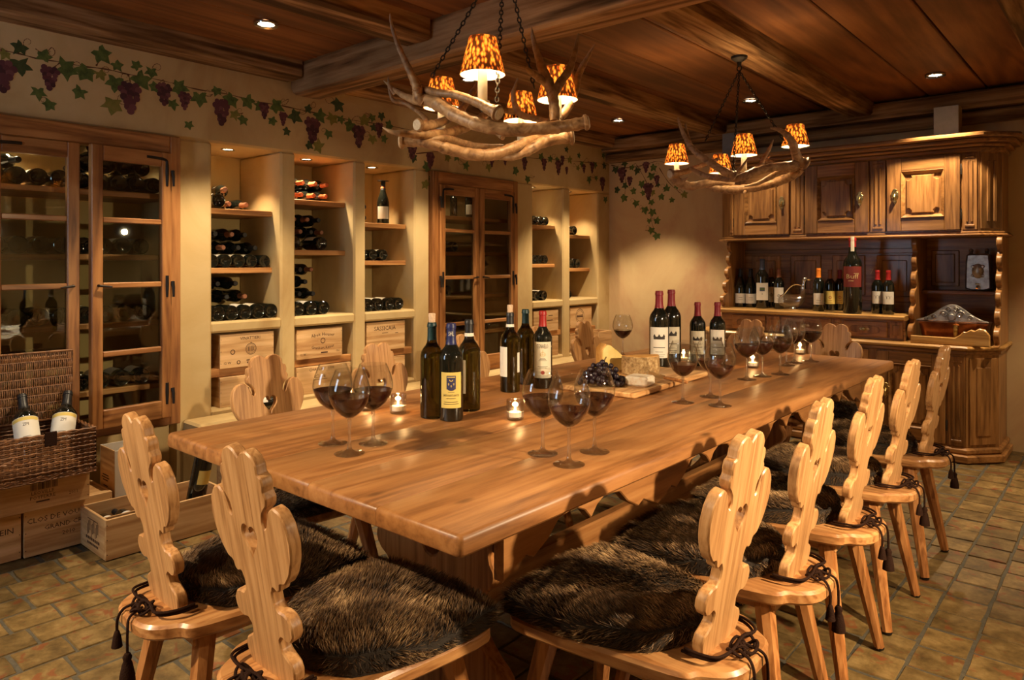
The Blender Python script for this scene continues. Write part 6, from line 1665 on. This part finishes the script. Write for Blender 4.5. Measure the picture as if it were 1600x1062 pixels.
ncrate(2, 1, [('SASSICAIA', -.01, .135, .028, .22), ('#', -.01, .115, .05, .003), ('#', .09, .108, .025, .004)], 2.926, 3.254, -3.815, .190, 'upper wooden crate with one large stamped word in the third wall niche')
ncrate(2, 0, [], 2.926, 3.254, -3.815, .166, 'lower plain wooden crate in the third wall niche')
ncrate(3, 1, [('#', .06, .13, .06, .006), ('#', .05, .09, .08, .005)], 4.66, 5.0, -3.815, .180, 'upper wooden crate in the niche right of the narrow cupboard')
ncrate(3, 0, [], 4.66, 5.0, -3.815, .166, 'lower wooden crate in the niche right of the narrow cupboard')
ncrate(4, 1, [('O', -.02, .105, .060, .004), ('O', -.02, .105, .046, .003), ('#', -.02, .108, .09, .006), ('#', -.02, .094, .10, .010)], 5.175, 5.51, -3.815, .188, 'upper wooden crate with an oval stamp in the niche beside the far corner')
ncrate(4, 0, [('CASTLE', -.02, .06, .07)], 5.175, 5.51, -3.815, .166, 'lower wooden crate in the niche beside the far corner')
# stack at the far left: two crates on the floor, one on top, the hamper above
y_ = on_x(36, 820, -3.54).y
crate('wooden crate with three stamped lines on the floor, right in the stack under the hamper', -3.86, -3.54, y_ + .004, 1.275, .0005, .203, [('CLOS DE VOUGEOT', -.02, .140, .022, .30), ('GRAND CRU', -.015, .100, .020), ('2010', -.005, .062, .018)])
crate('wooden crate on the floor, left in the stack under the hamper', -3.87, -3.55, y_ - .42, y_ - .004, .0005, .203, [('TEIN', .145, .115, .024)])
y1_ = on_x(140, 760, -3.50).y
crate('flat wooden crate with a stamped castle directly under the wicker hamper', -3.83, -3.50, y1_ - .53, y1_, .2045, .128, [('CASTLE', .085, .085, .045), ('LEOVILLE', .085, .066, .0145), ('POYFERRE', .085, .046, .0145), ('#', .085, .032, .05, .006), ('2011', .20, .040, .013)])
# open crate in front, turned slightly
t, end = crate('open wooden crate with bottles on the floor before the cupboard', -3.54, -3.25, 1.145, 1.69, .0005, .17, None, True)
mb = MB(); M = T(0, -.2725 - .0007, 0)
for z_, w_, h_ in ((.048, .16, .012), (.028, .13, .010), (.136, .12, .004)):
    for k in range(8): mb.box((w_ * (k - 3.5) / 8, 0, z_ + h_ / 2), (w_ / 11, .0004, h_), 0, M)
mb.build('lettering', M_brand, t, smooth=0)
mb = MB()
for k in range(9): mb.box((-.06 + .015 * k, 0, .088 + .012 * (k % 3)), (.006, .0004, .045 + .01 * (k % 2)), 0, M)
o = mb.build('stamp', M_brand, t, smooth=0); o['kind'] = 'stuff'
mb = MB(); mb.box((0, 0, .1580), (.009, .31, .020), .001); mb.build('divider', M_crate, t).location = (.098, -.104, 0)
g = 'bottles in the open crate'
for k, y in enumerate((1.198, 1.278)):
    for z, lb, nm in ((.0800, M_labelw, ' bottle with a white label lying across the near end of the open crate'), (.0130, None, ' lower bottle under the white labels in the open crate')):
        o = inst('wine_bottle', lying('bord', 'black', lb, 0), None, (-3.2635, y, z), (0, 0, 0), (.87, .87, .87)); tag(o, ('nearer', 'farther')[k] + nm, 'bottle', g)
# bottle standing on its neck, leaning in the crate
mb = MB(); prof = [(r * 1.12, z * 1.05) for r, z in BORD]
mb.lathe(prof, 24); mb.m = 1; mb.lathe([(prof[4][0] + .0006, .06), (prof[4][0] + .0006, .125)], 16, None, rad(-160), rad(40)); mb.m = 2; q = [(r, z) for r, z in sub_prof(prof, .245, .31, .0006)]; mb.lathe(q, 16)
o = mb.build('wine_bottle', [M_bottle, M_labely, M_cap['black']], None, (-3.32, 1.60, .338), (rad(180 - 9), rad(6), 0)); tag(o, 'dark bottle with a yellow label standing neck down in the open crate', 'bottle')
# crate with bottles behind it, by the wall
crate('open wooden crate standing behind the open crate, near the first cupboard-side chair', -3.56, -3.26, 1.78, 2.24, .0005, .30, None, True)
bottle('large dark bottle with a navy capsule standing in the rear open crate', (-3.42, 1.90, .0135), 'bord', 1.2, 'navy', lab=(.05, .15, 120, M_labelw))
# white carton
t = thing('carton', 'white cardboard wine carton behind the open crate', 'carton', (-3.64, 1.385, .0008))
mb = MB()
for s in (1, -1): mb.box((s * .088, 0, .19), (.004, .19, .38), .001)
mb.build('long_side', M_white, t)
for s in (1, -1): mb = MB(); mb.box((0, s * .093, .19), (.172, .004, .38), .001); mb.build('end_side', M_crate2 if s < 0 else M_white, t)
mb = MB(); mb.box((0, 0, .26), (.17, .18, .004)); mb.build('tray', M_white, t)
mb = MB(); M = T(0, -.0958, 0)
for z, w_ in ((.25, .07), (.238, .09), (.226, .06), (.20, .05)): mb.box((-.02, 0, z), (w_, .0004, .005), 0, M)
o = mb.build('stamped_lines', M_brand, t, smooth=0); o['kind'] = 'stuff'
o = inst('wine_bottle', lying('burg', 'black', M_labelw, 1), None, (-3.625, 1.475, .2638), (0, 0, rad(90)), (.56, .9, .9)); o.location = (-3.64, 1.472, .2638)
o.scale = (.54, .9, .9); tag(o, 'small bottle with a white label lying in the white carton', 'bottle')
# pale crate by the far corner
crate('pale open crate standing on the plinth in the far corner behind the cheese board', -3.78, -3.62, 5.34, 5.55, .4205, .21, None, True)

# ------------------------------------------------------------------ wicker hamper with raised lid and two bottles
HX0, HX1, HY0, HY1, HZ0, HZ1 = -3.718, -3.420, .56, 1.165, .341, .535
H = thing('wicker_hamper', 'brown wicker hamper with a raised lid, on top of the crate stack', 'hamper', ((HX0 + HX1) / 2, (HY0 + HY1) / 2, HZ0))
lx, ly, hh = HX1 - HX0, HY1 - HY0, HZ1 - HZ0
def weave(mb, L, Hh, rows, M, amp=.0035, stake=.022, r=.0042):
    ns = int(L / stake)
    for j in range(rows):
        z = Hh * (j + .5) / rows
        mb.tube([(-L / 2 + L * k / (ns * 2), (1 if (k + j) % 2 else -1) * amp * (1 if k % 2 == 0 else -.2), z + .0012 * math.sin(k * 1.7 + j)) for k in range(ns * 2 + 1)], r * (.9 + .2 * math.sin(j * 1.9)), 5, M)
    for k in range(ns + 1):
        x = -L / 2 + L * k / ns
        mb.tube([(x, 0, 0), (x, 0, Hh)], .0028, 4, M)
for nm, L, M in (('front_side', ly, T(lx / 2, 0, 0) @ RZ(90)), ('back_side', ly, T(-lx / 2, 0, 0) @ RZ(90)), ('end_side', lx, T(0, ly / 2, 0)), ('end_side', lx, T(0, -ly / 2, 0))):
    mb = MB(); weave(mb, L, hh - .01, 22, M); o = mb.build(nm, M_wicker, H); o['kind'] = 'stuff'
mb = MB(); mb.box((0, 0, .006), (lx - .01, ly - .01, .008)); mb.build('bottom', M_wicker, H)
mb = MB()
for zz in (hh - .006, .0125):
    for ph in (0, PI):
        P = []
        n = 120
        for k in range(n):
            s_ = k / n * 2 * (lx + ly)
            if s_ < ly: p = (lx / 2, -ly / 2 + s_)
            elif s_ < ly + lx: p = (lx / 2 - (s_ - ly), ly / 2)
            elif s_ < 2 * ly + lx: p = (-lx / 2, ly / 2 - (s_ - ly - lx))
            else: p = (-lx / 2 + (s_ - 2 * ly - lx), -ly / 2)
            P.append((p[0], p[1] + .0045 * math.sin(k * 1.1 + ph), zz + .0045 * math.cos(k * 1.1 + ph)))
        mb.tube(P, .0055, 5, closed=True)
mb.build('rim', M_wicker, H)
mb = MB(); P = catmull([(lx / 2 + .006, -.155, .105), (lx / 2 + .022, -.135, .098), (lx / 2 + .026, -.08, .092), (lx / 2 + .022, -.02, .106), (lx / 2 + .006, 0, .115)], 6)
for ph in (0, 2.1, 4.2): mb.tube([(p.x + .005 * math.sin(i * .9 + ph), p.y, p.z + .005 * math.cos(i * .9 + ph)) for i, p in enumerate(P)], .0042, 5)
mb.build('handle', M_wicker, H)
mb = MB(); mb.box((lx / 2 + .007, .13, hh - .02), (.006, .045, .06), .003); mb.build('leather_strap', M_cordm, H)
LH = .305
ld_ = empty('lid', H, (-lx / 2 + .005, 0, hh + .006), (0, rad(1), 0))
mb = MB()
for j in range(8):                      # vertical canes in bands between horizontal rods
    z0 = LH * j / 8; z1 = LH * (j + 1) / 8
    for k in range(74):
        y = -ly / 2 + ly * (k + .5) / 74 + (.25 * ly / 74 if j % 2 else 0)
        o_ = .004 if (k + j) % 2 else .0005
        mb.tube([(-.002, y, z0 - .004), (o_, y + .0006, (z0 + z1) / 2), (-.002, y, z1 + .004)], .0032, 4)
for j in range(9): mb.tube([(0, -ly / 2, LH * j / 8), (0, ly / 2, LH * j / 8)], .0032, 5)
o = mb.build('canes', M_wicker, ld_); o['kind'] = 'stuff'
mb = MB(); mb.tube([(0, -ly / 2, 0), (0, ly / 2, 0), (0, ly / 2, LH), (0, -ly / 2, LH)], .0065, 6, closed=True); mb.build('edge', M_wicker, ld_)
gh = 'bottles in the wicker hamper'
def art_tw(mb, r, f, s):
    curved_text(mb, 'ZM', r, .150 * s, .014, f, wid=.022); bar(mb, 0, .105 * s, .03, .0015, r, f)
def art_band(mb, r, f, s): curved_poly(mb, [(-.058, .172 * s), (.058, .172 * s), (.058, .186 * s), (-.058, .186 * s)], r - .0002, f)
for k, (y, z, ty, lb) in enumerate(((.942, HZ0 + .03, -12, 'left bottle with a yellow-banded label leaning in the wicker hamper'), (1.060, HZ0 + .03, 24, 'right bottle with a yellow-banded label leaning in the wicker hamper'))):
    b = bottle(lb, (-3.488, y - (.0 if k == 0 else .015), HZ0 + .056), 'bord', 1.12, 'black', lab=(.08, .188, 150, M_labelw), art=[(M_labely, art_band), (M_ink, art_tw)], group=gh, wide=1.14)
    b.rotation_euler = (rad(-3 if k == 0 else -16), rad(-36), 0)
